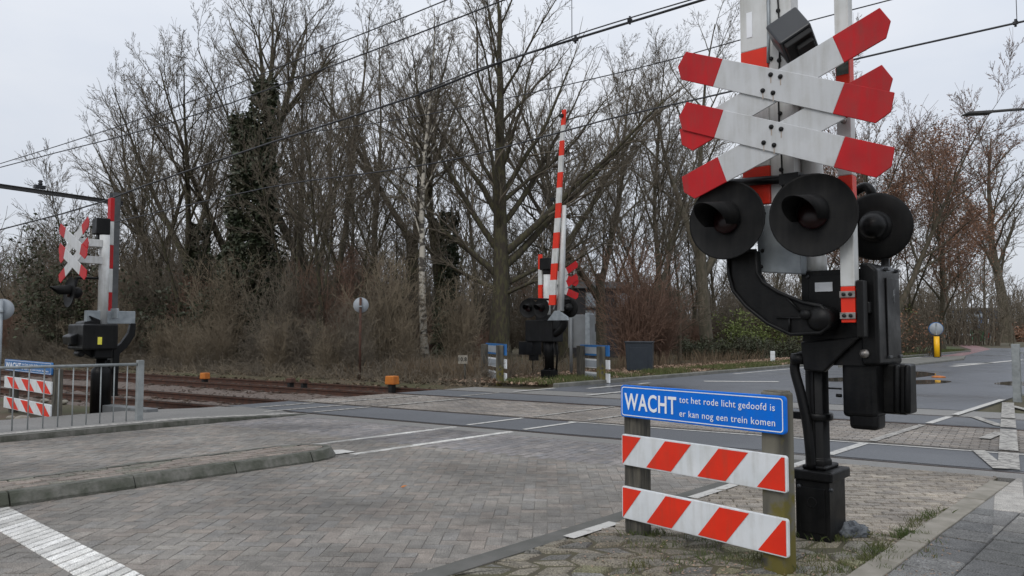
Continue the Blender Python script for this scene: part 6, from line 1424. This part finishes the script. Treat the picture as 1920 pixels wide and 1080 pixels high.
for p in scatter(13000, FL - 3.6, FL - .5, 13, 50, .06, None, 1.5):
    a = rg.uniform(0, 6.28); s_ = rg.uniform(.03, .07); c, sn = math.cos(a) * s_, math.sin(a) * s_; o = len(v); zz = rg.uniform(.03, .09)
    v += [p + Vector((c, sn, zz * rg.random())), p + Vector((-sn * .6, c * .6, zz)), p + Vector((-c, -sn, zz * rg.random())), p + Vector((sn * .6, -c * .6, .01))]; f.append((o, o + 1, o + 2, o + 3))
me = bpy.data.meshes.new('fallen_leaves'); me.from_pydata(v, [], f); me.materials.append(MT['leaves']); me.update(); o = bpy.data.objects.new('fallen_leaves', me); col.objects.link(o); stuff(o, 'dead pinkish brown leaves lying on the far verge', 'leaves')
# grass in the joints near the camera
pts = []
def near_clump(c, n, sx, sy, ax=U):
    ay = Vector((-ax.y, ax.x, 0))
    for _ in range(n): pts.append(c + ax * rg.gauss(0, sx) + ay * rg.gauss(0, sy))
for u_ in [4.2 + i * .055 for i in range(52)]:
    near_clump(RD(VR - .06 + rg.gauss(0, .03), u_, .0), int(rg.expovariate(1 / 22)), .03, .03)
near_clump(G(1565, 1012), 160, .06, .04, Vector((1, 0, 0))); near_clump(G(1450, 1062), 150, .08, .04, Vector((1, 0, 0))); near_clump(G(1215, 1005), 120, .08, .04, Vector((1, 0, 0))); near_clump(G(1400, 1050), 90, .12, .05, Vector((1, 0, 0)))
v, f = [], []
for i in range(420):
    p = G(rg.uniform(1080, 1800), 1080 - 85 * rg.random() ** 1.5, .008); a = rg.uniform(0, 6.28); s_ = rg.uniform(.004, .014); c, sn = math.cos(a) * s_, math.sin(a) * s_; o = len(v); zz = rg.uniform(.002, .010)
    v += [p + Vector((c, sn, zz)), p + Vector((-sn * .6, c * .6, zz * .5)), p + Vector((-c, -sn, zz)), p + Vector((sn * .6, -c * .6, .001))]; f.append((o, o + 1, o + 2, o + 3))
me = bpy.data.meshes.new('grit'); me.from_pydata(v, [], f); me.materials.append(MT['leaves']); me.update(); o = bpy.data.objects.new('grit', me); col.objects.link(o); stuff(o, 'bits of leaf and grit lying on the mossy cobbles', 'litter')
for _ in range(60): near_clump(G(rg.uniform(1180, 1760), rg.uniform(1000, 1078)), 18, .05, .02, Vector((1, 0, 0)))
blades('joint_grass', MT['grass'], pts, rg, .05, .0022, 'tufts of grass and moss growing between the cobbles and along the pavement edge', 'grass', .5)
